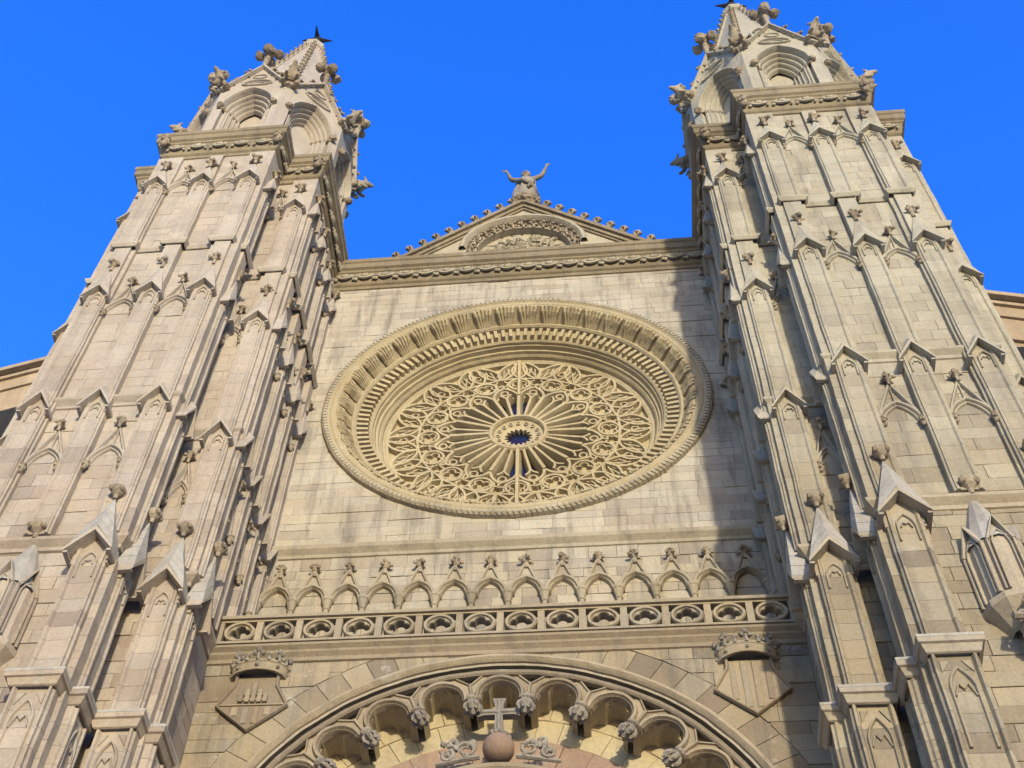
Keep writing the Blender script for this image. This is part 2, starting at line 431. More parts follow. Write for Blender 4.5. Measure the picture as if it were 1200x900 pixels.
mb.add([(-FX, 0.03, 49.3), (FX, 0.03, 49.3), (FX, 3.0, 51.5), (-FX, 3.0, 51.5)], [(0, 1, 2, 3)])
holed(mb, -1.965, -FX, FX, 0.0, 26.7, 0, PZ, 6.3, -PI / 2, PI / 2, 240)
mb.box(WORLD, -FX, -6.3, -0.5, 1.965, 0, PZ); mb.box(WORLD, 6.3, FX, -0.5, 1.965, 0, PZ)
mb.add([(-FX, -2.0, 26.96), (FX, -2.0, 26.96), (FX, 0.03, 26.96), (-FX, 0.03, 26.96)], [(0, 1, 2, 3)])
build(mb, 'wall', 'mortar', fac)
blk = courses(FLW, -FX, FX, 15.0, 26.55, 0.0, (0.34, 0.48), (0.5, 1.25), [(0, PZ, 7.30)], gap=0.009)
blk += courses(FW, -FX, FX, 26.98, 33.0, 0.0, (0.34, 0.48), (0.5, 1.25), [(0, RZ, 6.47)], gap=0.009)
blk += courses(FW, -FX, FX, 33.0, 49.3, 0.0, (0.30, 0.46), (0.6, 1.5), [(0, RZ, 6.47)], gap=0.006, rough=0.005)
# flat ring of wedge stones round the portal arch
n = 34
for i in range(n):
    a, b_ = -PI / 2 + PI * i / n + 0.0012, -PI / 2 + PI * (i + 1) / n - 0.0012
    blk.append((FLW, [(r * math.sin(q), PZ + r * math.cos(q)) for r, q in ((6.58, a), (7.28, a), (7.29, (a + b_) / 2), (7.28, b_), (6.58, b_), (6.58, (a + b_) / 2))], random.uniform(-0.002, 0.004), 0.4))
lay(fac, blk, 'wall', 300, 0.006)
# nave roof behind, so the front has a body
mb = MB(); mb.add([(-FX, 3.0, 50.5), (FX, 3.0, 50.5), (FX, 60, 50.5), (-FX, 60, 50.5), (0, 3.0, 53.5), (0, 60, 53.5)], [(0, 4, 5, 3), (4, 1, 2, 5), (0, 1, 4)])
build(mb, 'roof', 'brown', fac)
# string course under the rose and moulding under the balcony
mb = MB(); mb.mould([(-FX, 0), (FX, 0)], [(0, 32.88), (0.05, 32.9), (0.07, 33.02), (0.20, 33.16), (0.22, 33.30), (0.17, 33.34), (0.0, 33.52)])
build(mb, 'string_course', 'trim', fac)
mb = MB(); mb.mould([(-FX, -2), (FX, -2)], [(0, 26.50), (0.05, 26.52), (0.06, 26.64), (0.15, 26.74), (0.16, 26.80), (0.26, 26.88), (0.26, 26.96), (-0.3, 26.98)])
build(mb, 'balcony_moulding', 'trim', fac)
# main cornice
CORN = [(0.0, 48.98), (0.06, 49.0), (0.08, 49.16), (0.14, 49.2), (0.17, 49.24), (0.30, 49.82), (0.36, 49.86), (0.37, 49.96), (0.46, 50.02), (0.47, 50.34), (0.52, 50.38), (0.53, 50.58), (0.0, 50.66)]
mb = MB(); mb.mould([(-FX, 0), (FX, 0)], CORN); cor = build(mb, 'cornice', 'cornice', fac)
x = -6.7
while x < 6.8:
    put('leaf', 'carved_leaf', 'trim', cor, (x, -0.24, 49.54), 0, 1.1); x += 0.79
    
# ---------------- balustrade of pierced quatrefoils
bal = MB()
bal.box(WORLD, -FX, FX, 2.06, 2.30, 26.975, 27.05); bal.box(WORLD, -FX, FX, 2.02, 2.38, 27.775, 27.885); bal.box(WORLD, -FX, FX, 2.08, 2.31, 27.715, 27.773)
bal = build(bal, 'balustrade', 'trim', fac)
def quatre_r(a, d=0.150, r=0.128):
    k = round(a / (PI / 2)) * PI / 2; th = a - k
    q = r * r - (d * math.sin(th)) ** 2
    return max(d * math.cos(th) + math.sqrt(max(q, 0)), 0.12) if q > 0 else 0.12
mb = MB(); n = 48
rings = []
for i in range(n):
    a = 2 * PI * i / n; rh = quatre_r(a); rings.append((a, rh))
vs = []
for a, rh in rings:
    for r, y in ((rh, 0.20), (rh, -0.02), (rh + 0.02, -0.05), (0.285, -0.05), (0.30, -0.02), (0.315, -0.09), (0.375, -0.105), (0.40, -0.06), (0.405, 0.20)):
        vs.append((r * math.sin(a) * 1.0, y, r * math.cos(a) * 0.88))
q = 9; fs = [(i * q + e_, ((i + 1) % n) * q + e_, ((i + 1) % n) * q + e_ + 1, i * q + e_ + 1) for i in range(n) for e_ in range(q - 1)]
mb.add(vs, fs); quat = mb.mesh('quatrefoil_panel'); quat.materials.append(M['trim'])
mb = MB(); mb.box(WORLD, -0.085, 0.085, -0.08, 0.09, -0.335, 0.333); pier = mb.mesh('pier'); pier.materials.append(M['trim'])
for i in range(14):
    x = i - 6.5; link('quatrefoil_panel', quat, None, bal, T(x * 1.0, -2.20, 27.385))
for i in range(15): link('pier', pier, None, bal, T((i - 7) * 1.0, -2.20, 27.383))
# pieces of wall seen through the foils: floor kerb behind
# ---------------- arcade of blind niches on the balcony wall
def arch_pts(w, zs, za, n=8):
    """pointed arch polyline from (-w/2, zs) over (0, za) to (w/2, zs)"""
    h = za - zs; hw = w / 2; R = (hw * hw + h * h) / (2 * hw); L = []
    a1 = math.atan2(h, R - hw)
    for i in range(n + 1):
        a = a1 * i / n; L.append((-(hw - R) - R * math.cos(a) if False else (R - hw) - R * math.cos(a), zs + R * math.sin(a)))
    return L + [(-u, z) for u, z in reversed(L[:-1])]
ar = arch_pts(0.90, 30.93, 31.55)
mb = MB()
gp = [(-0.50, 30.98), (-0.23, 31.56), (-0.075, 32.02), (0.075, 32.02), (0.23, 31.56), (0.50, 30.98)]
# spandrel plate between arch and gablet
top = [(-0.5, 30.95)] + gp + [(0.5, 30.95)]
def at_arc(pts, n):
    L = [0]
    for i in range(1, len(pts)): L.append(L[-1] + math.dist(pts[i - 1], pts[i]))
    out = []
    for k in range(n + 1):
        s_ = L[-1] * k / n; i = 1
        while i < len(L) - 1 and L[i] < s_: i += 1
        f_ = (s_ - L[i - 1]) / ((L[i] - L[i - 1]) or 1); out.append((pts[i - 1][0] + f_ * (pts[i][0] - pts[i - 1][0]), pts[i - 1][1] + f_ * (pts[i][1] - pts[i - 1][1])))
    return out
def strip_plate(mb, fr, A, B, n0, n1, n=24):
    a, b_ = at_arc(A, n), at_arc(B, n); vs = []
    for i in range(n + 1): vs += [fr(a[i][0], n0, a[i][1]), fr(a[i][0], n1, a[i][1]), fr(b_[i][0], n1, b_[i][1]), fr(b_[i][0], n0, b_[i][1])]
    mb.add(vs, [(4 * i + e_, 4 * (i + 1) + e_, 4 * (i + 1) + (e_ + 1) % 4, 4 * i + (e_ + 1) % 4) for i in range(n) for e_ in range(3)])
strip_plate(mb, WORLD, ar, gp, 0.0, 0.10)
mb.bar(WORLD, ar, 0.15, 0.11, 0.05, 0.20); mb.bar(WORLD, [(p[0] * 0.84, p[1] - 0.05) for p in ar], 0.10, 0.07, 0.0, 0.13)
mb.bar(WORLD, gp[:3] + [(0, 32.12)], 0.10, 0.08, 0.05, 0.17); mb.bar(WORLD, [(0, 32.12)] + gp[3:], 0.10, 0.08, 0.05, 0.17)
niche = mb.mesh('niche_arch'); niche.materials.append(M['trim'])
mb = MB(); mb.lathe_z((0, 0, 0), [(0.075, 26.97), (0.075, 30.5), (0.11, 30.53), (0.085, 30.6), (0.15, 30.84), (0.185, 30.88), (0.185, 30.98), (0.1, 30.99)], 10)
colm = mb.mesh('colonnette'); colm.materials.append(M['trim'])
for i in range(14):
    x = (i - 6.5) * 1.0 - 0.05
    a = link('niche_arch', niche, None, fac, T(x, 0, 0))
    put('flower', 'finial', 'carve', a, (x, -0.12, 32.27), random.random(), 0.95)
for i in range(15): link('colonnette', colm, None, fac, T((i - 7) * 1.0 - 0.05, -0.10, 0))

# ---------------- rose window
mb = MB()
mb.lathe_y(0, RZ, [(6.47, 0.035), (6.46, -0.04), (6.42, -0.12), (6.36, -0.16), (6.24, -0.17), (6.18, -0.12), (6.12, -0.15), (6.02, -0.15), (5.98, -0.12), (5.93, -0.12), (5.86, 0.02), (5.62, 0.42), (5.56, 0.46), (5.52, 0.40), (5.44, 0.38), (5.38, 0.46),
                   (5.36, 0.60), (4.98, 0.74), (4.93, 0.72), (4.87, 0.78), (4.86, 0.88), (4.82, 0.90), (4.80, 1.06), (4.73, 1.08), (4.71, 1.2), (4.66, 1.18), (4.61, 1.26), (4.60, 1.38), (4.55, 1.40), (4.54, 2.1)], n=160)
rose = build(mb, 'rose_window', 'rose', fac)
mb = MB(); mb.lathe_y(0, RZ, [(0.0, 1.76), (2.38, 1.76)], n=64)
build(mb, 'stained_glass', 'glass', rose)
def ring_copies(me, name, n, a0=0.0, m_='rose'):
    if not me.materials: me.materials.append(M[m_])
    for i in range(n):
        a = a0 + 2 * PI * i / n
        link(name, me, None, rose, Matrix.Translation((0, 0, RZ)) @ Matrix.Rotation(a, 4, 'Y'))
def rfr(): return Fr((0, 0), (1, 0), (0, -1))
R0 = rfr()
# rope bead on the outer rim
mb = MB()
for i in range(236):
    a = 2 * PI * i / 236; d = 2 * PI / 236 * 0.36
    P = [(6.48, 0.0), (6.45, -0.13), (6.37, -0.20), (6.25, -0.19)]
    vs = []
    for q_ in (-d, d):
        for r, y in P: vs.append((r * math.sin(a + q_ + 0.012 * (y < -0.15)), y, RZ + r * math.cos(a + q_ + 0.012 * (y < -0.15))))
    mb.add(vs, [(0, 1, 5, 4), (1, 2, 6, 5), (2, 3, 7, 6), (0, 1, 2, 3), (4, 5, 6, 7)])
o = build(mb, 'rope_bead', 'trim', rose); o['kind'] = 'stuff'
# leaf brackets in the hollow of the frame, and the toothed band
mb = MB()
for k in range(5):        # broad curling leaf laid over the hollow
    u = -0.24 + 0.12 * k; e_ = 1 - abs(k - 2) * 0.22
    mb.tube([(u * 0.75, 0.44, 5.56), (u * 0.9, 0.24, 5.68), (u * 1.1, 0.02, 5.74 + 0.06 * e_), (u * 1.25, -0.14 * e_, 5.80 + 0.12 * e_), (u * 1.2, -0.12 * e_ - 0.03, 5.90 + 0.06 * e_)], [0.07, 0.075, 0.08, 0.075, 0.05], 5)
mb.tube([(0, 0.40, 5.60), (0, 0.10, 5.70), (0, -0.16, 5.86)], [0.05, 0.05, 0.03], 4)
ring_copies(mb.mesh('leaf_bracket'), 'leaf_bracket', 44, 0.065, 'rose')
mb = MB()
mb.add([(-.065, .50, 5.40), (.065, .50, 5.40), (.06, .56, 4.99), (-.06, .56, 4.99), (-.065, .66, 5.38), (.065, .66, 5.38), (.06, .80, 4.97), (-.06, .80, 4.97)],
       [(0, 1, 2, 3), (0, 4, 5, 1), (3, 2, 6, 7), (0, 3, 7, 4), (1, 5, 6, 2)])
ring_copies(mb.mesh('tooth'), 'tooth', 120, 0.0, 'rose')
# tracery: bars 0.4 deep so that from below only slivers of glass show
TF = Fr((0, 1.86), (1, 0), (0, -1))
def tr(pts, wb=0.13, wf=0.075, d=0.40, closed=False): tmb.bar(TF, pts, wb * 2.2, wf * 2.0, -0.05, d * 1.12, closed)
def arc(cx, cz, r, a0, a1, n=10): return [(cx + r * math.sin(a0 + (a1 - a0) * i / n), cz + r * math.cos(a0 + (a1 - a0) * i / n)) for i in range(n + 1)]
def pol(r, a): return (r * math.sin(a), r * math.cos(a))
def curve(P, n=10):
    """smooth curve through polar control points (quadratic/cubic bezier in the plane)"""
    out = []
    for i in range(n + 1):
        t_ = i / n
        if len(P) == 3: w = ((1 - t_) ** 2, 2 * t_ * (1 - t_), t_ * t_)
        else: w = ((1 - t_) ** 3, 3 * t_ * (1 - t_) ** 2, 3 * t_ * t_ * (1 - t_), t_ ** 3)
        out.append((sum(w_ * p[0] for w_, p in zip(w, P)), sum(w_ * p[1] for w_, p in zip(w, P))))
    return out
H = 2 * PI / 16
# blind stone ground behind the outer tracery, with small pierced eyes of glass left dark
mb = MB(); mb.lathe_y(0, RZ, [(2.36, 1.80), (2.42, 1.60), (4.56, 1.60)], n=96); build(mb, 'tracery_ground', 'rose', rose)
tmb = MB(); tmb.lathe_y(0, RZ, [(4.60, 1.70), (4.58, 1.42), (4.50, 1.38), (4.42, 1.44), (4.40, 1.64)], n=128); build(tmb, 'tracery_hoop', 'rose', rose)
tmb = MB(); tr([(0, 0.98), (0, 2.30)], 0.13, 0.10, 0.44); ring_copies(tmb.mesh('spoke'), 'spoke', 16, 0.0)
tmb = MB(); tr([(0, 0.98), (0, 2.12)], 0.10, 0.075, 0.40); tr(curve([(0, 2.12), pol(2.3, 0.01), pol(2.42, 0.085)], 6), 0.10, 0.06); tr(curve([(0, 2.12), pol(2.3, -0.01), pol(2.42, -0.085)], 6), 0.10, 0.06)
ring_copies(tmb.mesh('thin_spoke'), 'thin_spoke', 16, H / 2)
tmb = MB()   # pointed head joining two spokes, with a small pierced eye
tr(curve([pol(2.2, -H / 2), pol(2.62, -H / 2 * 0.92), pol(2.86, 0)], 8) + curve([pol(2.86, 0), pol(2.62, H / 2 * 0.92), pol(2.2, H / 2)], 8)[1:], 0.13, 0.075)
tr(arc(0, 2.58, 0.13, 0, 2 * PI, 12)[:-1], 0.07, 0.05, 0.36, True)
ring_copies(tmb.mesh('pointed_head'), 'pointed_head', 16, H / 2)
tmb = MB()   # quatrefoil medallion over each spoke
tr(arc(0, 3.06, 0.36, 0, 2 * PI, 18)[:-1], 0.12, 0.07, 0.40, True)
for k in range(4):
    a = k * PI / 2 + PI / 4; tr(arc(0.17 * math.sin(a), 3.06 + 0.17 * math.cos(a), 0.135, a - 2.0, a + 2.0, 9), 0.07, 0.045, 0.36)
ring_copies(tmb.mesh('medallion'), 'medallion', 16, 0.0)
tmb = MB()   # trefoil over each pointed head
for k in range(3):
    a = k * 2 * PI / 3; tr(arc(0.13 * math.sin(a), 3.22 + 0.13 * math.cos(a), 0.14, a - 1.9, a + 1.9, 9), 0.08, 0.05, 0.38)
tr(curve([pol(2.86, 0), pol(3.0, 0.02), pol(3.02, 0.0)], 4), 0.1, 0.06)
ring_copies(tmb.mesh('trefoil'), 'trefoil', 16, H / 2)
tmb = MB()   # long flame-shaped leaf, and its mirror
def flame(s_):
    tip = pol(4.47, s_ * H * 0.40); base = pol(3.44, 0)
    e1 = curve([base, pol(3.85, s_ * 0.02 - s_ * 0.06), pol(4.35, s_ * H * 0.12), tip], 10)
    e2 = curve([base, pol(3.50, s_ * H * 0.32), pol(3.95, s_ * H * 0.46), tip], 10)
    tr(e1, 0.12, 0.07); tr(e2, 0.12, 0.07)
    mid = [((a[0] + c[0]) / 2, (a[1] + c[1]) / 2) for a, c in zip(e1, e2)]
    tr(mid[2:8], 0.06, 0.04, 0.34); cusp_pair(e1, 1, -s_); cusp_pair(e2, 1, s_)
    tr(curve([mid[3], pol(4.1, s_ * H * 0.14), e1[7]], 5), 0.06, 0.04, 0.34); tr(curve([mid[6], pol(3.75, s_ * H * 0.30), e2[3]], 5), 0.06, 0.04, 0.34)
def cusp_pair(pts, k, inward):
    for t_ in (0.35, 0.65):
        i = int(t_ * (len(pts) - 1)); p = pts[i]; q = pts[i + 1]; dx, dz = q[0] - p[0], q[1] - p[1]; l = math.hypot(dx, dz); nx, nz = -dz / l * inward, dx / l * inward
        tr([(p[0] - dx, p[1] - dz), (p[0] + nx * 0.10, p[1] + nz * 0.10), (p[0] + dx, p[1] + dz)], 0.05, 0.035, 0.33)
flame(1); ring_copies(tmb.mesh('flame_leaf'), 'flame_leaf', 16, H / 2)
tmb = MB(); flame(-1); ring_copies(tmb.mesh('flame_leaf'), 'flame_leaf', 16, H / 2)
tmb = MB()   # upright drop between the flames
e1 = curve([pol(3.46, 0), pol(3.8, 0.10), pol(4.15, 0.085), pol(4.50, 0)], 10)
tr(e1, 0.11, 0.065); tr([(-a, c) for a, c in e1], 0.11, 0.065); tr(arc(0, 3.92, 0.12, 0, 2 * PI, 10)[:-1], 0.06, 0.045, 0.34, True)
tr(curve([pol(3.5, 0.02), pol(3.62, 0.11), pol(4.5, 0.10)], 8), 0.07, 0.05, 0.32); tr(curve([pol(3.5, -0.02), pol(3.62, -0.11), pol(4.5, -0.10)], 8), 0.07, 0.05, 0.32)
for q_ in (-1, 1): tr(curve([pol(2.72, q_ * 0.10), pol(2.9, q_ * 0.16), pol(3.3, q_ * 0.13)], 6), 0.07, 0.05, 0.36); tr(arc(*pol(3.38, q_ * 0.13), 0.09, 0, 2 * PI, 8)[:-1], 0.05, 0.04, 0.34, True)
tr(curve([pol(3.46, 0), pol(3.4, 0.1), pol(3.42, H / 2)], 6), 0.10, 0.06); tr(curve([pol(3.46, 0), pol(3.4, -0.1), pol(3.42, -H / 2)], 6), 0.10, 0.06)
ring_copies(tmb.mesh('drop_light'), 'drop_light', 16, 0.0)
tmb = MB(); tr([(0, 2.25), (0, 4.52)], 0.13, 0.085, 0.48)
ab = tmb.mesh('axis_bar'); ab.materials.append(M['rose'])
for a in (0, PI): link('axis_bar', ab, None, rose, Matrix.Translation((0, 0, RZ)) @ Matrix.Rotation(a, 4, 'Y'))
# eye of the rose: dished ring with small holes, cusped star opening
mb = MB(); mb.lathe_y(0, RZ, [(1.04, 1.86), (1.04, 1.42), (0.98, 1.34), (0.90, 1.34), (0.86, 1.42), (0.84, 1.50), (0.56, 1.58)], n=64)
vs = []; n = 64
for i in range(n):
    a = 2 * PI * i / n; f_ = abs(math.sin(8 * a)); r = 0.36 + 0.12 * f_
    vs += [(0.56 * math.sin(a), 1.58, RZ + 0.56 * math.cos(a)), (r * math.sin(a), 1.60, RZ + r * math.cos(a)), (r * math.sin(a), 1.755, RZ + r * math.cos(a))]
mb.add(vs, [(3 * i + e_, 3 * ((i + 1) % n) + e_, 3 * ((i + 1) % n) + e_ + 1, 3 * i + e_ + 1) for i in range(n) for e_ in range(2)])
eye = build(mb, 'rose_eye', 'rose', rose)
mb = MB()
mb.lathe_y(0, 0.70, [(0.085, 1.56), (0.075, 1.50), (0.05, 1.49), (0.045, 1.60)], n=10)
me = mb.mesh('pierced_boss'); me.materials.append(M['trim'])
for i in range(16):
    link('pierced_boss', me, None, rose, Matrix.Translation((0, 0, RZ)) @ Matrix.Rotation(H * i, 4, 'Y'))

# ---------------- gable over the cornice
GA, GS = 56.38, 0.93                       # apex height, slope
GB = 50.6
gw = (GA - GB) / GS
GF = Fr((0.12, 0.45), (1, 0), (0, -1))
mb = MB(); n = 40
arcp = [(2.30 * math.sin(-PI / 2 + PI * i / n), 52.75 + 2.30 * math.cos(-PI / 2 + PI * i / n)) for i in range(n + 1)]
arcp = [(-2.30, GB)] + arcp + [(2.30, GB)]
rak = [(-gw, GB), (0, GA), (gw, GB)]
strip_plate(mb, GF, arcp, rak, -0.7, 0.0, 60)
mb.add([GF(-gw, -0.75, GB), GF(gw, -0.75, GB), GF(0, -0.75, GA)], [(0, 1, 2)])
mb.add([GF(-2.7, -0.45, GB), GF(2.7, -0.45, GB), GF(2.7, -0.45, 55.5), GF(-2.7, -0.45, 55.5)], [(0, 1, 2, 3)])
gab = build(mb, 'gable', 'trim', fac)
mb = MB()
for s_ in (-1, 1):
    dx, dz = s_ * math.cos(math.atan(GS)), -math.sin(math.atan(GS)); nx, nz = -dz * s_, abs(dx)
    for (o0, o1, a0, a1) in ((-0.02, 0.16, -0.75, 0.28), (-0.20, -0.02, -0.1, 0.16), (-0.30, -0.2, -0.1, 0.08)):
        P = []
        for t_ in (0.0, gw / math.cos(0) * math.sqrt(1 + GS * GS)):
            for o_ in (o0, o1): P.append((dx * t_ + nx * o_ * (1 if t_ else 0), GA + dz * t_ + (nz * o_ if t_ else o_ / nz)))
        poly = [P[0], P[2], P[3], P[1]]
        mb.prism(GF, poly, a0, a1, 0.02)
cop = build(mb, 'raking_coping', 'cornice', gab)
mb = MB()
hub = Matrix.Translation((0, 0, 0))
def half(prof, mbx, cx, cz, n=40): mbx.lathe_y(cx, cz, prof, -PI / 2, PI / 2, n)
half([(2.60, 0.45), (2.60, 0.35), (2.52, 0.27), (2.40, 0.27), (2.34, 0.37), (2.30, 0.45), (2.28, 0.65), (2.02, 0.67), (2.00, 0.60), (1.93, 0.60), (1.91, 0.95)], mb, 0.12, 52.75)
build(mb, 'arch_moulding', 'trim', gab)
for i in range(17):
    a = -PI / 2 + PI * i / 16
    put('flower', 'arch_boss', 'trim', gab, (0.12 + 2.15 * math.sin(a), 0.55, 52.75 + 2.15 * math.cos(a)), 0, 0.95)
mb = MB(); rr = random.Random(5)
for i in range(46):
    a = rr.uniform(-1.4, 1.4); r = rr.uniform(0.3, 1.65)
    x, z = 0.12 + r * math.sin(a), 52.65 + r * math.cos(a) * 0.85
    p = [(x + rr.uniform(-.3, .3) * k, 0.87 - 0.06 * math.sin(k * 1.5), z + rr.uniform(-.2, .25) * k) for k in range(4)]
    mb.tube(p, [0.05, 0.09, 0.08, 0.03], 5)
    if i % 2: mb.ball((x, 0.80, z), 0.13)
build(mb, 'relief_carving', 'trim', gab)
L_ = math.sqrt(1 + GS * GS)
for s_ in (-1, 1):
    for i in range(12):
        t_ = 0.5 + 0.70 * i; x = 0.12 + s_ * t_ / L_; z = GA - GS * t_ / L_ + 0.30
        me = ME['crocket']; 
        put('crocket', 'crocket', 'carve', gab, None, mw=T(x, 0.30, z, 0 if s_ > 0 else PI, 1.7))

# ---------------- shields and crowns
def coat(cx, cz, label, quartered):
    tall = 1.0
    mb = MB()
    mb.prism(FLW, [(cx - 0.84, cz - 0.35), (cx, cz - 1.12), (cx + 0.84, cz - 0.35), (cx + 0.52, cz + 0.30), (cx + 0.50, cz + 0.62), (cx - 0.50, cz + 0.62), (cx - 0.52, cz + 0.30)], -0.02, 0.07, 0.02)
    sh = build(mb, 'coat_of_arms', 'trim', fac); sh['label'] = label
    mb = MB()
    rim = [(cx - 0.50, cz + 0.62), (cx - 0.52, cz + 0.30), (cx - 0.84, cz - 0.35), (cx, cz - 1.12), (cx + 0.84, cz - 0.35), (cx + 0.52, cz + 0.30), (cx + 0.50, cz + 0.62)]
    mb.bar(FLW, rim, 0.10, 0.07, 0.05, 0.13)
    build(mb, 'lozenge_rim', 'trim', sh)
    mb = MB()
    ks = (-0.40, -0.13, 0.13, 0.40)
    for k in ks:
        z0 = cz - 1.12 + 0.77 / 0.84 * abs(k) + 0.09; z1 = (cz - 0.38) if quartered else cz + 0.55
        mb.prism(FLW, [(cx + k - 0.075, z0), (cx + k + 0.075, z0), (cx + k + 0.075, z1), (cx + k - 0.075, z1)], 0.05, 0.10, 0.015)
    build(mb, 'pallet', 'trim', sh)
    if quartered:
        mb = MB(); mb.prism(FLW, [(cx - 0.80, cz - 0.345), (cx + 0.80, cz - 0.345), (cx + 0.80, cz - 0.30), (cx - 0.80, cz - 0.30)], 0.05, 0.11, 0.01)
        # waves and a small walled city on the upper half
        for r in range(2):
            mb.tube([(cx - 0.38 + 0.08 * k, -2.09, cz - 0.16 + 0.16 * r + 0.025 * (k % 2)) for k in range(9)], [0.03] * 9, 5)
        for k in range(5):
            u = cx - 0.3 + 0.15 * k; h = (0.22, 0.36, 0.58, 0.36, 0.22)[k]
            mb.prism(FLW, [(u - 0.055, cz - 0.25), (u + 0.055, cz - 0.25), (u + 0.055, cz - 0.25 + h), (u, cz - 0.17 + h), (u - 0.055, cz - 0.25 + h)], 0.05, 0.14, 0.01)
        build(mb, 'city_relief', 'trim', sh)
    # crown: hollow half circlet standing out from the wall, leaf points on its rim
    mb = MB(); n = 18; Z0 = cz + 0.58
    pr = [(0.56, 0.0), (0.68, -0.02), (0.70, 0.03), (0.66, 0.06), (0.70, 0.22), (0.74, 0.24), (0.75, 0.30), (0.70, 0.31), (0.58, 0.29), (0.56, 0.0)]
    vs = []
    for i in range(n + 1):
        a = -PI / 2 + PI * i / n
        for r, z in pr: vs.append((cx + r * math.sin(a), -2.0 - r * 0.52 * math.cos(a), Z0 + z + 0.05 * math.cos(a)))
    q = len(pr); mb.add(vs, [(i * q + e_, (i + 1) * q + e_, (i + 1) * q + e_ + 1, i * q + e_ + 1) for i in range(n) for e_ in range(q - 1)])
    mb.add([(cx + 0.62 * math.sin(-PI / 2 + PI * i / n), -2.0 - 0.62 * 0.52 * math.cos(-PI / 2 + PI * i / n), Z0 + 0.22 + 0.05 * math.cos(-PI / 2 + PI * i / n)) for i in range(n + 1)], [list(range(n + 1))])  # lid added inside the crown to keep skylight out of its hollow
    cw = build(mb, 'crown', 'trim', sh)
    mb = MB()
    for i in range(9):
        a = -PI / 2 + PI * i / 8; x, y = cx + 0.71 * math.sin(a), -2.0 - 0.37 * math.cos(a); big = i % 2 == 0
        zz = Z0 + 0.05 * math.cos(a)
        mb.tube([(x, y, zz + 0.26), (x, y - 0.02, zz + (0.52 if big else 0.40))], [0.06, 0.035], 5); mb.ball((x, y - 0.03, zz + (0.58 if big else 0.44)), 0.085 if big else 0.06)
        if big:
            for s_ in (-1, 1): mb.ball((x + s_ * 0.10 * math.cos(a), y - s_ * 0.06 * math.sin(a), zz + 0.50), 0.07)
            mb.ball((cx + 0.70 * math.sin(a), -2.0 - 0.365 * math.cos(a), zz + 0.12), 0.05)
    build(mb, 'crown_leaves', 'grey', sh)
coat(-5.82, 25.38, 'pointed shield with stripes below and a small walled city above', True)
coat(5.78, 25.38, 'plain pointed shield with stripes only', False)

# ---------------- portal
PF = Fr((0, -2.0), (1, 0), (0, -1))
mb = MB()
mb.lathe_y(0, PZ, [(6.60, -1.97), (6.60, -2.04), (6.56, -2.10), (6.47, -2.12), (6.42, -2.07), (6.38, -2.02), (6.36, -1.70), (6.24, -1.66), (6.22, -1.60), (6.20, -0.8)], -PI / 2, PI / 2, 96)
for s_ in (-1, 1): mb.box(WORLD, min(s_ * 6.2, s_ * 6.66), max(s_ * 6.2, s_ * 6.66), 0.8, 2.14, 0, PZ)
por = build(mb, 'portal_arch', 'trim', fac)
# tympanum wall with its stones and reddish inner arch
TYF = Fr((0, -1.1), (1, 0), (0, -1))
mb = MB(); mb.add([(-6.25, -1.07, 0), (6.25, -1.07, 0), (6.25, -1.07, 26.2), (-6.25, -1.07, 26.2)], [(0, 1, 2, 3)])
build(mb, 'tympanum_wall', 'mortar', por)
tb = []
n = 22
for r0, r1, nn in ((4.72, 5.4, 28), (5.41, 6.2, 34)):
    off = random.random() * 0.05
    for i in range(nn):
        a, b_ = -PI / 2 + PI * i / nn + 0.0012 + off, -PI / 2 + PI * (i + 1) / nn - 0.0012 + off
        tb.append((TYF, [(r * math.sin(q), PZ + r * math.cos(q)) for r, q in ((r0 + .006, a), (r1 - .006, a), (r1 - .004, (a + b_) / 2), (r1 - .006, b_), (r0 + .006, b_), (r0 + .008, (a + b_) / 2))], random.uniform(-0.004, 0.008), 0.3))
for fr, poly, n1, a in tb:
    q = MB(); q.prism(fr, poly, n1 - 0.05, n1, 0.01); build(q, 'tympanum_stone', 'rose', por)  # warm tracery colour stands in for yellow light on the tympanum
for i in range(20):
    a, b_ = -PI / 2 + PI * i / 20 + 0.0015, -PI / 2 + PI * (i + 1) / 20 - 0.0015
    q = MB(); q.prism(TYF, [(r * math.sin(t_), PZ + r * math.cos(t_)) for r, t_ in ((3.4, a), (4.68, a), (4.70, (a + b_) / 2), (4.68, b_), (3.4, b_), (3.4, (a + b_) / 2))], -0.05, 0.05 + random.uniform(0, 0.01), 0.012)
    build(q, 'voussoir', 'pink', por)
# cusped fringe: front ring of scallops with carved drops, deep foiled hollows behind
mb = MB(); mb.lathe_y(0, PZ, [(6.21, -1.80), (6.21, -1.93), (6.17, -1.97), (6.09, -1.97), (6.05, -1.93), (6.05, -1.80)], -PI / 2, PI / 2, 96)
build(mb, 'fringe_ring', 'trim', por)
ST = math.radians(14.1)
CF = Fr((0, -1.80), (1, 0), (0, -1))
mb = MB()
cz0, cr = 5.44, 0.535
sc_ = [(-0.60, 5.12)] + [(cr * math.sin(a), cz0 + cr * math.cos(a)) for a in [-PI * 0.58 + PI * 1.16 * i / 22 for i in range(23)]] + [(0.60, 5.12)]
mb.bar(CF, sc_, 0.17, 0.12, -0.10, 0.16); mb.bar(CF, [(p[0] * 0.90, cz0 + (p[1] - cz0) * 0.90) for p in sc_[1:-1]], 0.09, 0.06, -0.10, 0.08)
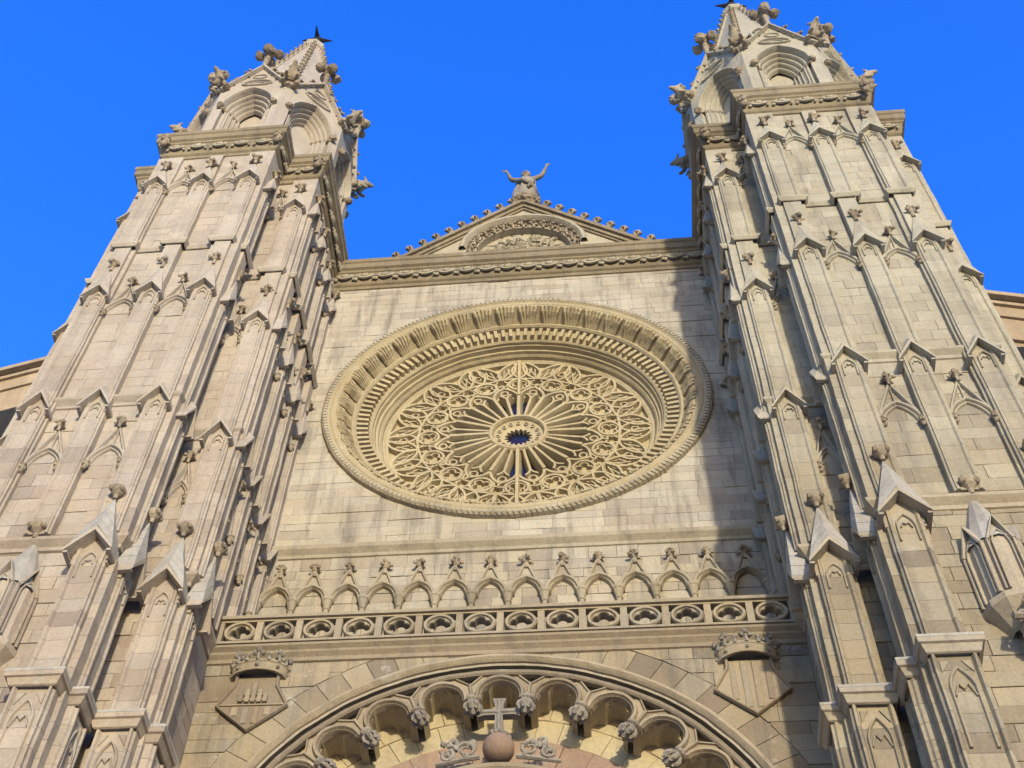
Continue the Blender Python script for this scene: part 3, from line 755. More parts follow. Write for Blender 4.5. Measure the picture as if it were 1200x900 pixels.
# plate filling from scallop to the ring except the three-cornered eye
L = [(cr * 1.06 * math.sin(a), cz0 + cr * 1.06 * math.cos(a)) for a in [-0.5 + 1.0 * i / 8 for i in range(9)]]
Rg = [pol(6.08, -0.055 + 0.11 * i / 8) for i in range(9)]
strip_plate(mb, CF, L, Rg, -0.05, 0.04, 8)
for s_ in (-1, 1):
    Aa = [(s_ * cr * 1.04 * math.sin(a), cz0 + cr * 1.04 * math.cos(a)) for a in [0.5 + 1.3 * i / 10 for i in range(11)]]
    Bb = [pol(6.08, s_ * 0.055), pol(6.08, s_ * 0.072), pol(5.82, s_ * (ST / 2 - 0.006)), pol(5.28, s_ * ST / 2)]
    strip_plate(mb, CF, Aa, Bb, -0.10, 0.06, 16)
    mb.bar(CF, [pol(5.35, s_ * ST / 2), pol(5.80, s_ * ST / 2)], 0.12, 0.09, -0.1, 0.13)
    mb.bar(CF, [pol(5.80, s_ * (ST / 2 - 0.004)), pol(6.08, s_ * 0.068)], 0.08, 0.06, -0.1, 0.11)
cusp = mb.mesh('cusp'); cusp.materials.append(M['trim'])
mb = MB()      # hollow behind: three-lobed barrel running back to the wall
def lobes():
    P = []
    for c_u, c_z, r, a0, a1 in ((-0.26, 5.38, 0.25, -2.5, 0.0), (0, 5.66, 0.25, -1.45, 1.45), (0.26, 5.38, 0.25, 0.0, 2.5)):
        P += arc(c_u, c_z, r, a0, a1, 9)
    return P
lp = lobes(); lp = [(-0.55, 5.08)] + lp + [(0.55, 5.08)]
k = len(lp); vs = [CF(u, 0.02, z) for u, z in lp] + [CF(u, -0.71, z) for u, z in lp]
mb.add(vs, [(i, i + 1, k + i + 1, k + i) for i in range(k - 1)])
outr = [pol(5.08, -ST / 2), pol(6.2, -ST / 2)] + [pol(6.2, -ST / 2 + ST * i / 8) for i in range(1, 8)] + [pol(6.2, ST / 2), pol(5.08, ST / 2)]
a_, b2 = at_arc(lp, 60), at_arc(outr, 60)
vs = [CF(p[0], -0.12, p[1]) for p in a_] + [CF(p[0], -0.12, p[1]) for p in b2]
mb.add(vs, [(i, i + 1, 61 + i + 1, 61 + i) for i in range(60)])
hol = mb.mesh('foiled_hollow'); hol.materials.append(M['rose'])  # same warm colour, standing in for yellow light in the hollows
mb = MB(); mb.lathe_z((0, 0, 0), [(0.03, -0.26), (0.11, -0.18), (0.16, -0.02), (0.12, 0.10), (0.10, 0.14), (0.15, 0.18), (0.15, 0.24), (0.10, 0.27)], 10)
for i in range(7):
    a = 2 * PI * i / 7; c_, d_ = math.cos(a), math.sin(a)
    mb.tube([(0.10 * c_, 0.11 * d_, 0.10), (0.17 * c_, 0.19 * d_, 0.0), (0.19 * c_, 0.21 * d_, -0.08), (0.13 * c_, 0.15 * d_, -0.14), (0.16 * c_, 0.18 * d_, -0.20)], [0.04, 0.055, 0.05, 0.05, 0.02], 5)
drop = mb.mesh('carved_drop'); drop.materials.append(M['grey'])
for i in range(-6, 7):
    mw = Matrix.Translation((0, 0, PZ)) @ Matrix.Rotation(i * ST, 4, 'Y')
    link('cusp', cusp, None, por, mw); link('foiled_hollow', hol, None, por, mw)
    if i < 6: link('carved_drop', drop, None, por, Matrix.Translation((0, 0, PZ)) @ Matrix.Rotation((i + 0.5) * ST, 4, 'Y') @ Matrix.Translation((0, -1.93, 5.06)))
# door case below (mostly under the frame of the photo)
mb = MB()
mb.lathe_y(0, PZ, [(3.12, -0.85), (3.12, -1.85), (3.22, -1.93), (3.32, -1.93), (3.33, -1.85), (3.28, -0.85)], -PI / 2, PI / 2, 64)
for s_ in (-1, 1):
    mb.box(WORLD, s_ * 3.5 - 0.35, s_ * 3.5 + 0.35, 0.85, 2.0, 0, PZ)
mb.box(WORLD, -3.9, 3.9, 0.85, 2.05, PZ - 9.0, PZ - 8.3)
build(mb, 'door_frame', 'trim', por)
mb = MB(); mb.box(WORLD, -3.1, -0.02, 0.85, 1.0, 0, PZ - 9); mb.box(WORLD, 0.02, 3.1, 0.85, 1.0, 0, PZ - 9)
build(mb, 'door', 'wood', por)

# ---------------- cross on its orb over the door
cr_ = thing('orb_cross', (0, -1.75, 23.45), 'carved stone cross standing on a smooth orb between scrolls under the portal arch', 'cross')
YC = -1.75
mb = MB(); mb.ball((0, YC, 23.78), 0.37, (1, 1, 1), 20, 14, 0.0); build(mb, 'orb', 'pink', cr_, True)
mb = MB(); mb.lathe_z((0, YC, 24.08), [(0.24, 0), (0.26, 0.06), (0.14, 0.12), (0.12, 0.2)], 10)
for i in range(6): mb.ball((0.22 * math.cos(i), YC + 0.22 * math.sin(i), 24.12), 0.07)
build(mb, 'foot', 'grey', cr_)
CRF = Fr((0, YC), (1, 0), (0, -1))
mb = MB()
P = [(-0.10, 24.2), (0.10, 24.2), (0.085, 24.74), (0.34, 24.74), (0.50, 24.68), (0.50, 24.98), (0.34, 24.92), (0.10, 24.92), (0.10, 25.05), (0.16, 25.24), (-0.16, 25.24), (-0.10, 25.05), (-0.10, 24.92), (-0.34, 24.92), (-0.50, 24.98), (-0.50, 24.68), (-0.34, 24.74), (-0.085, 24.74)]
k = len(P)
mb.prism(CRF, P, -0.09, 0.09, 0.0)
mb.bar(CRF, [(0, 24.25), (0, 25.2)], 0.10, 0.07, 0.08, 0.13); mb.bar(CRF, [(-0.46, 24.83), (0.46, 24.83)], 0.10, 0.07, 0.08, 0.13)
build(mb, 'cross', 'grey', cr_)
for s_ in (-1, 1):
    mb = MB()
    for (ax, az, r0, turns, ph) in ((0.72, 23.72, 0.24, 1.4, 0), (1.15, 23.58, 0.17, 1.3, 2.0), (0.98, 23.95, 0.13, 1.1, 4.0)):
        p = [(s_ * (ax + r0 * (1 - i / 22) * math.cos(ph + turns * 2 * PI * i / 16)), YC - 0.04, az + r0 * (1 - i / 22) * math.sin(ph + turns * 2 * PI * i / 16)) for i in range(17)]
        mb.tube(p, [0.06 - 0.002 * i for i in range(17)], 6)
    for q in range(9): mb.ball((s_ * random.uniform(0.5, 1.3), YC - 0.03, random.uniform(23.55, 24.02)), 0.075)
    mb.tube([(s_ * 0.42, YC, 23.55), (s_ * 0.8, YC, 23.48), (s_ * 1.4, YC, 23.36)], [0.07, 0.06, 0.05], 6)
    build(mb, 'scroll', 'grey', cr_)

# ================================================================== towers
Z0S, Z1S, ZG, Z2S, ZG2, Z3S = 27.0, 33.25, 39.35, 42.2, 47.35, 49.5
def pil_section(w, p):
    h = w / 2
    return [(-h, -0.05), (-h, p * 0.78), (-h + 0.05, p * 0.86), (-h + 0.055, p), (-h + 0.11, p), (-h + 0.15, p * 0.84), (h - 0.15, p * 0.84), (h - 0.11, p), (h - 0.055, p), (h - 0.05, p * 0.86), (h, p * 0.78), (h, -0.05)]
def shaft(mb, fr, u, z0, z1, w, p, n0=0.0, ch=(0.5, 0.7)):
    z = z0
    sec = [(u + a, n0 + (b_ if b_ > 0 else b_)) for a, b_ in pil_section(w, p)]
    while z < z1 - 0.01:
        h = random.uniform(*ch)
        if z1 - z - h < 0.3: h = z1 - z
        mb.extrude_plan(fr, sec, z + 0.004, z + h - 0.004); z += h
def gable_cap(mb, fr, u, ze, za, hw, nb, nf, th=0.10, pf=0.2):
    """little pitched stone roof over a pilaster: two slabs and a fascia"""
    for s_ in (-1, 1):
        a = [(0, za), (s_ * hw, ze), (s_ * hw, ze - th * 1.2), (0, za - th * 1.9)]
        vs = [fr(u + x, n, z) for n in (nb, nf) for x, z in a]
        mb.add(vs, [(0, 1, 5, 4), (1, 2, 6, 5), (2, 3, 7, 6), (0, 3, 2, 1), (4, 5, 6, 7)])
    # the shaft runs up into the gable as a pointed face
    k = hw - 0.13; zk = ze + (za - ze) * (1 - k / hw)
    mb.prism(fr, [(u - k, ze - 0.25), (u + k, ze - 0.25), (u + k, zk - th * 1.3), (u, za - th * 1.8), (u - k, zk - th * 1.3)], nb, pf, 0.01)
    for s_ in (-1, 1):     # kneeler under each eave
        a0, a1 = (u + s_ * (hw - 0.11), u + s_ * (hw - 0.005))
        mb.box(fr, min(a0, a1), max(a0, a1), nb, nf - 0.03, ze - th * 1.7, ze - th * 0.9)
def weathering(mb, fr, u, ze, za, hw, nb, nf, zt, nt):
    """folded steep roof from the gable back up to a point on the wall"""
    F, El, Er, Bl, Br, Tp = (u, nf, za), (u - hw, nf, ze), (u + hw, nf, ze), (u - hw, nb, ze), (u + hw, nb, ze), (u, nt, zt)
    n_ = max(2, round((zt - ze) / 0.42)); V_ = lambda a, b, t: tuple(a[q] + (b[q] - a[q]) * t for q in range(3))
    for P, Q in ((El, F), (F, Er), (Bl, El), (Er, Br)):      # laid in courses
        for k in range(n_):
            t0, t1 = k / n_, (k + 1) / n_ - (0.006 if k < n_ - 1 else 0.0)
            mb.add([fr(*V_(P, Tp, t0)), fr(*V_(Q, Tp, t0)), fr(*V_(Q, Tp, t1)), fr(*V_(P, Tp, t1))], [(0, 1, 2, 3)])
def trefoil_head(mb, fr, u, z, w, n):
    a = [(u + x, zz) for x, zz in arch_pts(w, z, z + w * 0.95, 5)]
    mb.bar(fr, [(a[0][0], z - w * 1.2)] + a + [(a[-1][0], z - w * 1.2)], 0.05, 0.04, n - 0.02, n + 0.05)
    mb.bar(fr, [(u + x * 0.6, z - w * 0.1 + zz) for x, zz in ((-w * 0.5, 0), (-w * 0.3, w * 0.35), (0, w * 0.25), (w * 0.3, w * 0.35), (w * 0.5, 0))], 0.04, 0.03, n - 0.02, n + 0.045)

def gargoyle_mesh(kind):
    """crouching carved beast leaning out along +x, haunches on the ledge"""
    N_ = [(-0.15, 0, 0.0, 0.26, 0.30), (0.10, 0, 0.16, 0.30, 0.34), (0.42, 0, 0.36, 0.27, 0.30), (0.66, 0, 0.60, 0.19, 0.22), (0.86, 0, 0.74, 0.19, 0.20), (1.06, 0, 0.70, 0.13, 0.13), (1.2, 0, 0.62, 0.07, 0.08)]
    E_ = [(i, i + 1) for i in range(6)]
    for s_ in (-1, 1):
        b = len(N_)
        N_ += [(0.45, s_ * 0.24, 0.18, 0.12, 0.12), (0.62, s_ * 0.25, -0.04, 0.085, 0.085), (0.74, s_ * 0.24, -0.10, 0.07, 0.06)]   # foreleg
        E_ += [(2, b), (b, b + 1), (b + 1, b + 2)]
        N_ += [(0.12, s_ * 0.30, 0.02, 0.16, 0.18), (0.34, s_ * 0.33, -0.08, 0.10, 0.10), (0.22, s_ * 0.31, -0.22, 0.07, 0.07), (0.40, s_ * 0.31, -0.26, 0.06, 0.05)]  # hind leg
        E_ += [(1, b + 3), (b + 3, b + 4), (b + 4, b + 5), (b + 5, b + 6)]
        N_ += [(0.80, s_ * 0.16, 0.93, 0.06, 0.05), (0.72, s_ * 0.24, 1.04, 0.025, 0.02)]     # ear
        E_ += [(4, b + 7), (b + 7, b + 8)]
        if kind == 0:
            N_ += [(0.12, s_ * 0.30, 0.52, 0.09, 0.05), (-0.12, s_ * 0.42, 0.72, 0.05, 0.03)]    # wing
            E_ += [(2, b + 9), (b + 9, b + 10)]
    me = skin('gargoyle', N_, E_, 1); me.materials.append(M['carve']); return me
GARG = [gargoyle_mesh(0), gargoyle_mesh(1)]
mb = MB(); 
for i in range(4):
    a = PI / 2 * i
    mb.tube([(0.05 * math.cos(a), 0.05 * math.sin(a), 0.0), (0.30 * math.cos(a), 0.30 * math.sin(a), 0.03), (0.80 * math.cos(a), 0.80 * math.sin(a), 0.0)], [0.16, 0.12, 0.02], 6)
mb.tube([(0, 0, -1.05), (0, 0, 0.2), (0, 0, 0.9)], [0.06, 0.09, 0.02], 6); mb.ball((0, 0, 0), 0.26, (1, 1, 1), 10, 6, 0.0)
VANE = mb.mesh('star'); VANE.materials.append(M['iron'])
mb = MB(); mb.lathe_z((0, 0, 0), [(0.10, -0.5), (0.12, 0.25), (0.18, 0.32), (0.13, 0.42), (0.08, 0.9)], 8)
for p in ((-0.42, 0, 0.95), (0.42, 0, 0.95), (0, 0, 1.42), (0, -0.3, 0.95), (0, 0.3, 0.95)): mb.ball(p, 0.24, (1, 1, 0.95))
mb.ball((0, 0, 0.95), 0.24); CROSSF = mb.mesh('cross_finial'); CROSSF.materials.append(M['carve'])
mb = MB(); 
for i in range(3): mb.tube([(0.3 * math.cos(i * 2.1), -0.05 - 0.1 * i, 0.3 - 0.25 * i), (0.1, -0.25, -0.1), (-0.15 + 0.1 * i, -0.12, -0.5)], [0.12, 0.2, 0.1], 6)
mb.ball((0.05, -0.34, 0.12), 0.17, (1, 1, 1.15), 8, 6); mb.ball((0.0, -0.22, -0.3), 0.24, (1.1, 0.9, 1.2), 8, 6); mb.tube([(-0.25, -0.2, 0), (-0.3, -0.4, -0.25), (0, -0.45, -0.3)], [0.08, 0.07, 0.05], 6)
CORB = mb.mesh('corbel_figure'); CORB.materials.append(M['carve'])

def tower(sx, seed, label, MTW, MT):
    random.seed(seed)
    rt = thing('cathedral_tower', (sx * 10.68, -1.9, 0), label, 'tower', 'towers flanking the rose window')
    A = Fr((0, -5.65), (1, 0), (0, -1), sx)          # front of the main buttress
    B = Fr((0, -4.40), (1, 0), (0, -1), sx)          # set-back front
    FL = Fr((7.2, 0), (0, -1), (-1, 0), sx)          # flank looking at the other tower (u = -y)
    AS = Fr((8.62, 0), (0, -1), (-1, 0), sx)         # inner side of the main buttress
    def rot(n): return {'A': 0.0, 'F': -PI / 2 * sx}[n]
    # ---- core
    g = 0.03
    mb = MB(); plan = [(7.2 + g, 3.0), (7.2 + g, -4.4 + g), (8.62 + g, -4.4 + g), (8.62 + g, -5.65 + g), (12.75 - g, -5.65 + g), (12.75 - g, -4.4 + g), (13.9, -4.4 + g), (13.9, 3.0)]
    W_ = Fr((0, 0), (1, 0), (0, 1), sx)
    mb.extrude_plan(W_, plan, 0, 50.6)
    build(mb, 'tower_core', 'mortar', rt)
    blk = []
    # ---- masonry of panels
    for z0, z1 in ((Z0S + .3, Z1S - .4), (Z1S + .1, Z2S - .2), (Z2S + .2, Z3S)):
        blk += courses(A, 9.30, 10.40, z0, z1, 0.0, (0.42, 0.56), (0.55, 1.0), gap=0.006, rough=0.004)
        blk += courses(A, 10.96, 12.06, z0, z1, 0.0, (0.42, 0.56), (0.55, 1.0), gap=0.006, rough=0.004)
        blk += courses(B, 7.86, 8.60, z0, z1, 0.0, (0.42, 0.56), (0.5, 0.8), gap=0.006, rough=0.004)
        blk += courses(B, 12.78, 13.25, z0, z1, 0.0, (0.42, 0.56), (0.5, 0.8), gap=0.006, rough=0.004)
        for u0, u1 in ((0.35, 1.18), (1.72, 2.53), (3.07, 3.9)): blk += courses(FL, u0, u1, z0, z1, 0.0, (0.42, 0.56), (0.5, 0.9), gap=0.006, rough=0.004)
        blk += courses(AS, 4.42, 4.82, z0, z1, 0.0, (0.42, 0.56), (0.5, 0.9), gap=0.006, rough=0.004)
    blk += courses(A, 9.30, 12.06, 14.5, Z0S - 0.15, 0.0, (0.36, 0.50), (0.6, 1.2))
    blk += courses(B, 7.95, 8.60, 14.5, Z0S - 0.1, 0.0, (0.36, 0.50), (0.4, 0.8))
    blk += courses(B, 12.78, 13.88, 14.5, Z0S - 0.1, 0.0, (0.36, 0.50), (0.4, 0.8))
    blk += courses(FL, 1.95, 4.10, 14.5, Z0S - 0.2, 0.0, (0.36, 0.50), (0.6, 1.2))
    blk += courses(AS, 4.42, 5.60, 14.5, Z0S - 0.2, 0.0, (0.36, 0.50), (0.5, 1.0))
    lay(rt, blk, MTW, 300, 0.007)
    # ---- pilasters: (frame, u, key)
    PW_, PP = 0.66, 0.26
    pils = [(A, 9.02, 'A', 'corner'), (A, 10.68, 'A', 'mid'), (A, 12.35, 'A', 'corner'), (B, 7.58, 'A', 'corner'), (B, 13.55, 'A', 'corner'),
            (AS, 5.22, 'F', 'side'), (FL, 4.12, 'F', 'side'), (FL, 2.80, 'F', 'flank'), (FL, 1.45, 'F', 'flank'), (FL, 0.16, 'F', 'flank')]
    for fr, u, key, kind in pils:
        w = PW_ if key == 'A' else 0.56
        hw = w / 2 + 0.12
        # storey 1: from the lower ledge (or the big cap) to the gable at the first ledge
        zb = Z0S + 0.1
        for zs, zt, ze, za, k in ((zb, Z1S - 0.4, Z1S - 0.86, Z1S, 1), (Z1S - 0.45, ZG - 0.3, ZG - 0.72, ZG, 2), (Z2S + 0.15, ZG2 - 0.3, ZG2 - 0.72, ZG2, 3)):
            mb = MB(); shaft(mb, fr, u, zs, zt, w, PP)
            trefoil_head(mb, fr, u, ze - 0.02, w * 0.5, PP * 0.84)
            if k == 2: mb.box(fr, u - w * 0.40, u + w * 0.40, -0.05, 0.22, ZG - 0.42, Z2S + 0.1)
            if k == 3: mb.box(fr, u - w * 0.36, u + w * 0.36, -0.05, 0.09, ZG2 - 0.42, Z3S)
            ps = build(mb, 'pilaster', MTW, rt)
            mb = MB(); gable_cap(mb, fr, u, ze, za, hw, -0.04, PP + 0.17, 0.075, PP * 0.85)
            build(mb, 'gable_cap', MT, ps)
            # underside knobs at the eaves
            if k > 1:
                mb = MB(); weathering(mb, fr, u, ze + 0.02, za + 0.02, hw - 0.02, 0.0, PP + 0.15, za + (1.25 if k == 2 else 0.95), 0.20)
                build(mb, 'weathering', MT, ps)
                zf = za + (1.45 if k == 2 else 1.15)
                put('flower', 'finial', 'carve', ps, fr(u, 0.24, zf), random.random(), 1.1)
            elif key == 'A' or kind == 'side':
                mb = MB(); weathering(mb, fr, u, ze + 0.02, za + 0.02, hw - 0.02, 0.0, PP + 0.15, za + 0.35, PP * 0.7)
                build(mb, 'weathering', MT, ps)
    # ---- corner blocks behind the paired pilasters, making the stepped corners
    for (x0, y0, x1, y1) in ((8.50, -5.77, 9.42, -4.9), (7.08, -4.52, 8.0, -3.75), (11.95, -5.77, 12.87, -4.9), (13.1, -4.52, 13.98, -3.75)):
        z = Z0S; mb = MB()
        while z < Z3S - 0.02:
            h = min(random.uniform(0.45, 0.65), Z3S - z)
            if Z3S - z - h < 0.25: h = Z3S - z
            mb.box(Fr((0, 0), (1, 0), (0, 1), sx), x0, x1, y0, y1, z + 0.004, z + h - 0.004); z += h
        build(mb, 'corner_pier', MTW, rt)
    # ---- blind arches with gablets and corbels
    def blind(fr, u, w, ztop, key):
        mb = MB(); zs, za = ztop - 1.9, ztop - 0.98
        a = [(u + x, z) for x, z in arch_pts(w, zs + 0.12, za, 7)]
        mb.bar(fr, a, 0.13, 0.09, -0.01, 0.12); mb.bar(fr, [(u + (x - u) * 0.86, z - 0.10) for x, z in a[1:-1]], 0.09, 0.06, -0.01, 0.07)
        zt = ztop - 0.2
        mb.bar(fr, [(u - w * 0.5, zs + 0.35), (u - 0.02, zt)], 0.10, 0.06, -0.01, 0.11); mb.bar(fr, [(u + 0.02, zt), (u + w * 0.5, zs + 0.35)], 0.10, 0.06, -0.01, 0.11)
        mb.bar(fr, [(u, za), (u, zt + 0.1)], 0.05, 0.04, -0.01, 0.06)
        ba = build(mb, 'blind_arch', MT, rt)
        put('flower', 'finial', 'carve', ba, fr(u, 0.12, ztop + 0.05), random.random(), 0.85)
        for s_ in (-1, 1): put('head', 'corbel_head', 'carve', ba, fr(u + s_ * (w * 0.5 - 0.04), 0.12, zs + 0.02), rot(key), 0.85)
    for zt in (31.85, 39.95 - 0.15, 48.35):
        for fr, u, w, key in ((A, 9.86, 1.0, 'A'), (A, 11.52, 1.0, 'A'), (B, 8.26, 0.66, 'A'), (FL, 0.80, 0.72, 'F'), (FL, 2.12, 0.72, 'F'), (FL, 3.46, 0.72, 'F')):
            blind(fr, u, w, zt, key)
    # ---- ledges
    base = [(7.2, 0), (7.2, -4.4), (8.62, -4.4), (8.62, -5.65), (12.75, -5.65), (12.75, -4.4), (13.9, -4.4), (13.9, 3)]
    lowp = [(7.2, -2.2)] + base[1:]
    for nm, path, z, pr in (('string_course', lowp, Z0S, 0.20), ('string_course', base, Z1S - 0.1, 0.18)):
        mb = MB(); mb.mould(path, [(0, z - 0.36), (0.05, z - 0.34), (0.06, z - 0.22), (pr, z - 0.08), (pr + 0.02, z), (0.14, z + 0.04), (0, z + 0.2)], sx)
        build(mb, nm, MT, rt)
    def bump(path, pts, p, w):
        """pts: list of (segment index, position along it)"""
        out = []
        for i in range(len(path)):
            out.append(path[i])
            if i == len(path) - 1: break
            a, c = path[i], path[i + 1]; l = math.dist(a, c); d = ((c[0] - a[0]) / l, (c[1] - a[1]) / l); nrm = (d[1], -d[0])
            for s_ in sorted(t_ for j, t_ in pts if j == i):
                for q, o_ in ((s_ - w / 2, 0), (s_ - w / 2, p), (s_ + w / 2, p), (s_ + w / 2, 0)):
                    if q < 0.02 and o_ == 0 and q < 0: continue
                    out.append((a[0] + d[0] * q + nrm[0] * o_, a[1] + d[1] * q + nrm[1] * o_))
        return out
    bp = bump(base, [(0, 0.45), (0, 1.45), (0, 2.80), (0, 4.02), (1, 0.45), (2, 0.78), (3, 0.45), (3, 2.06), (3, 3.7), (5, 0.75)], 0.26, 0.72)
    mb = MB(); mb.mould(bp, [(0, Z2S - 0.15), (0.03, Z2S - 0.14), (0.10, Z2S - 0.03), (0.11, Z2S + 0.04), (0.08, Z2S + 0.06), (0, Z2S + 0.22)], sx)
    build(mb, 'ledge', MT, rt)
    dz = 0.5
    mb = MB(); mb.mould(base, [(o_ * 0.9, z + dz) for o_, z in CORN[:-1]] + [(-0.6, 51.2)], sx)
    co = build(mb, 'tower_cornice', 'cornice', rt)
    for i in range(len(base) - 1):
        a, c = base[i], base[i + 1]; l = math.dist(a, c); n = max(1, round(l / 0.76))
        d = ((c[0] - a[0]) / l, (c[1] - a[1]) / l); nr = (d[1], -d[0])
        if nr[0] > 0.5: continue
        for k in range(n):
            s_ = l * (k + 0.5) / n; p = (a[0] + d[0] * s_ + nr[0] * 0.22, a[1] + d[1] * s_ + nr[1] * 0.22)
            put('leaf', 'carved_leaf', 'trim', co, (sx * p[0], p[1], 49.56 + dz), 0 if nr[1] < -0.5 else -PI / 2 * sx, 1.0)
    mb = MB(); mb.extrude_plan(Fr((0, 0), (1, 0), (0, 1), sx), [(7.0, 3.0), (7.0, -4.5), (8.5, -4.5), (8.5, -5.8), (12.85, -5.8), (12.85, -4.5), (14, -4.5), (14, 3.0)], 50.9, 51.18)
    build(mb, 'platform', MT, rt)
    for (x, y, rz) in ((12.75, -5.9, -0.8), (8.5, -5.7, -2.3), (7.15, -4.6, -2.4)):
        put('head', 'cornice_head', 'carve', co, (sx * x, y - 0.25, 50.2), 0, 1.5)
    # ---- lower stage: thick buttresses with steep stone roofs
    def buttress(fr, u, key, w, p, zcap, side):
        mb = MB()
        shaft(mb, fr, u, zcap + 0.25, 26.3, w, p, 0.0, (0.42, 0.6))
        trefoil_head(mb, fr, u, 25.75, w * 0.5, p * 0.84)
        sh = build(mb, 'buttress', MTW, rt)
        mb = MB(); gable_cap(mb, fr, u, 26.02, 26.80, w / 2 + 0.17, -0.04, p + 0.24, 0.085, p * 0.85); build(mb, 'gable_cap', MT, sh)
        mb = MB(); weathering(mb, fr, u, 26.05, 26.83, w / 2 + 0.155, 0.0, p + 0.225, 28.25, 0.30); build(mb, 'steep_roof', 'pale', sh)
        put('bowl', 'finial', 'carve', sh, fr(u, 0.33, 28.48), 0, 0.95)
        # base pedestal with its capping and blind lancet
        w2, p2 = w + 0.14, p + 0.12
        mb = MB(); shaft(mb, fr, u, 0.0, zcap - 0.22, w2, p2, 0.0, (0.42, 0.6))
        a = [(u + x, z) for x, z in arch_pts(w2 * 0.5, zcap - 1.2, zcap - 0.62, 6)]
        mb.bar(fr, [(a[0][0], zcap - 2.6)] + a + [(a[-1][0], zcap - 2.6)], 0.08, 0.05, p2 * 0.82, p2 * 0.84 + 0.06)
        mb.bar(fr, [(u + w2 * 0.5 * c, zcap - 1.2 + e_) for c, e_ in ((-0.42, -0.15), (-0.2, 0.15), (0, 0.02), (0.2, 0.15), (0.42, -0.15))], 0.05, 0.035, p2 * 0.82, p2 * 0.84 + 0.05)
        for s_ in (-1, 1): mb.prism(fr, [(u + s_ * w2 * 0.31, zcap - 0.42), (u + s_ * w2 * 0.31, zcap - 0.72), (u + s_ * w2 * 0.12, zcap - 0.42)], p2 * 0.82, p2 * 0.84 + 0.03, 0.01)
        pd = build(mb, 'pedestal', MTW, rt)
        mb = MB(); h = w2 / 2; mb.box(fr, u - h + 0.004, u + h - 0.004, -0.05, p2 - 0.004, zcap - 0.26, zcap - 0.02)
        pth = [(u - h, -0.1), (u - h, p2), (u + h, p2), (u + h, -0.1)]
        prof = [(0.0, zcap - 0.30), (0.04, zcap - 0.28), (0.10, zcap - 0.12), (0.15, zcap - 0.1), (0.16, zcap + 0.02)]
        vs = []
        offs = [(-1, 0), (-1, 1), (1, 1), (1, 0)]
        for (pu, pn), (ou, on) in zip(pth, offs):
            for o_, z in prof: vs.append(fr(pu + ou * o_, pn + on * o_, z))
        q = len(prof); mb.add(vs, [(i * q + e_, (i + 1) * q + e_, (i + 1) * q + e_ + 1, i * q + e_ + 1) for i in range(3) for e_ in range(q - 1)])
        build(mb, 'pedestal_cap', MT, pd)
        mb = MB(); k2 = h + 0.165
        t0 = [(u - k2, -0.1), (u - k2, p2 + 0.165), (u + k2, p2 + 0.165), (u + k2, -0.1)]; t1 = [(u - w / 2, -0.1), (u - w / 2, p * 0.7), (u + w / 2, p * 0.7), (u + w / 2, -0.1)]
        vs = [fr(a_, b_, zcap + 0.02) for a_, b_ in t0] + [fr(a_, b_, zcap + 0.09) for a_, b_ in t0] + [fr(a_, b_, zcap + 0.34) for a_, b_ in t1]
        mb.add(vs, [(i + r * 4, i + 1 + r * 4, i + 5 + r * 4, i + 4 + r * 4) for i in range(3) for r in range(2)])
        build(mb, 'sloped_top', 'pale', pd)
    for fr, u, key, w, p in ((A, 9.02, 'A', 0.80, 0.40), (A, 12.35, 'A', 0.80, 0.40), (B, 7.60, 'A', 0.74, 0.38), (B, 13.5, 'A', 0.74, 0.38), (AS, 5.20, 'F', 0.62, 0.30), (FL, 4.05, 'F', 0.62, 0.26)):
        buttress(fr, u, key, w, p, 22.0, key == 'F')
    for (x0, y0, x1, y1) in ((8.44, -5.85, 9.5, -4.85), (7.06, -4.56, 8.08, -3.68), (11.87, -5.85, 12.93, -4.85), (13.02, -4.56, 14.0, -3.68)):
        z = 0.0; mb = MB()
        while z < 26.0:
            h = random.uniform(0.45, 0.62); mb.box(Fr((0, 0), (1, 0), (0, 1), sx), x0, x1, y0, y1, z + 0.004, min(z + h, 26.2) - 0.004); z += h
        build(mb, 'buttress_core', MTW, rt)
    # ---- hanging turret under the middle pilaster
    cx, cy = 10.70, -5.65
    mb = MB(); k = 6; rr_ = 0.60
    def oct(r, z, sq=1.0): return [(sx * (cx + r * math.cos(PI + PI * i / k)), cy + r * sq * math.sin(PI + PI * i / k), z) for i in range(k + 1)]
    def rings(mb, L):
        vs = []
        for r, z in L: vs += oct(r, z)
        n = k + 1; mb.add(vs, [(j * n + i, j * n + i + 1, (j + 1) * n + i + 1, (j + 1) * n + i) for j in range(len(L) - 1) for i in range(k)])
    rings(mb, [(0.30, 22.6), (0.52, 22.95), (0.68, 23.15), (0.70, 23.3), (rr_, 23.34), (rr_, 25.05)])
    tu = build(mb, 'hanging_turret', MT, rt)
    mb = MB(); rings(mb, [(rr_ + 0.06, 25.0), (rr_ - 0.02, 25.2), (0.07, 27.0), (0.0, 27.05)]); build(mb, 'cone_roof', 'pale', tu)
    mb = MB()
    for i in range(0, k, 1):
        if i % 2: continue
        a = PI + PI * (i + 1.0) / k
        fr2 = Fr((cx + (rr_ * 0.93) * math.cos(a), cy + (rr_ * 0.93) * math.sin(a)), (-math.sin(a), math.cos(a)), (math.cos(a), math.sin(a)), sx)
        mb.bar(fr2, [(-0.26, 24.9), (0, 25.65), (0.26, 24.9)], 0.12, 0.09, -0.1, 0.10)
        ap = arch_pts(0.36, 24.75, 25.2, 6); mb.bar(fr2, [(-0.18, 23.4)] + ap + [(0.18, 23.4)], 0.07, 0.05, -0.1, 0.07)
        mb.bar(fr2, [(-0.27, 23.35), (-0.27, 24.9)], 0.09, 0.07, -0.1, 0.08); mb.bar(fr2, [(0.27, 23.35), (0.27, 24.9)], 0.09, 0.07, -0.1, 0.08)
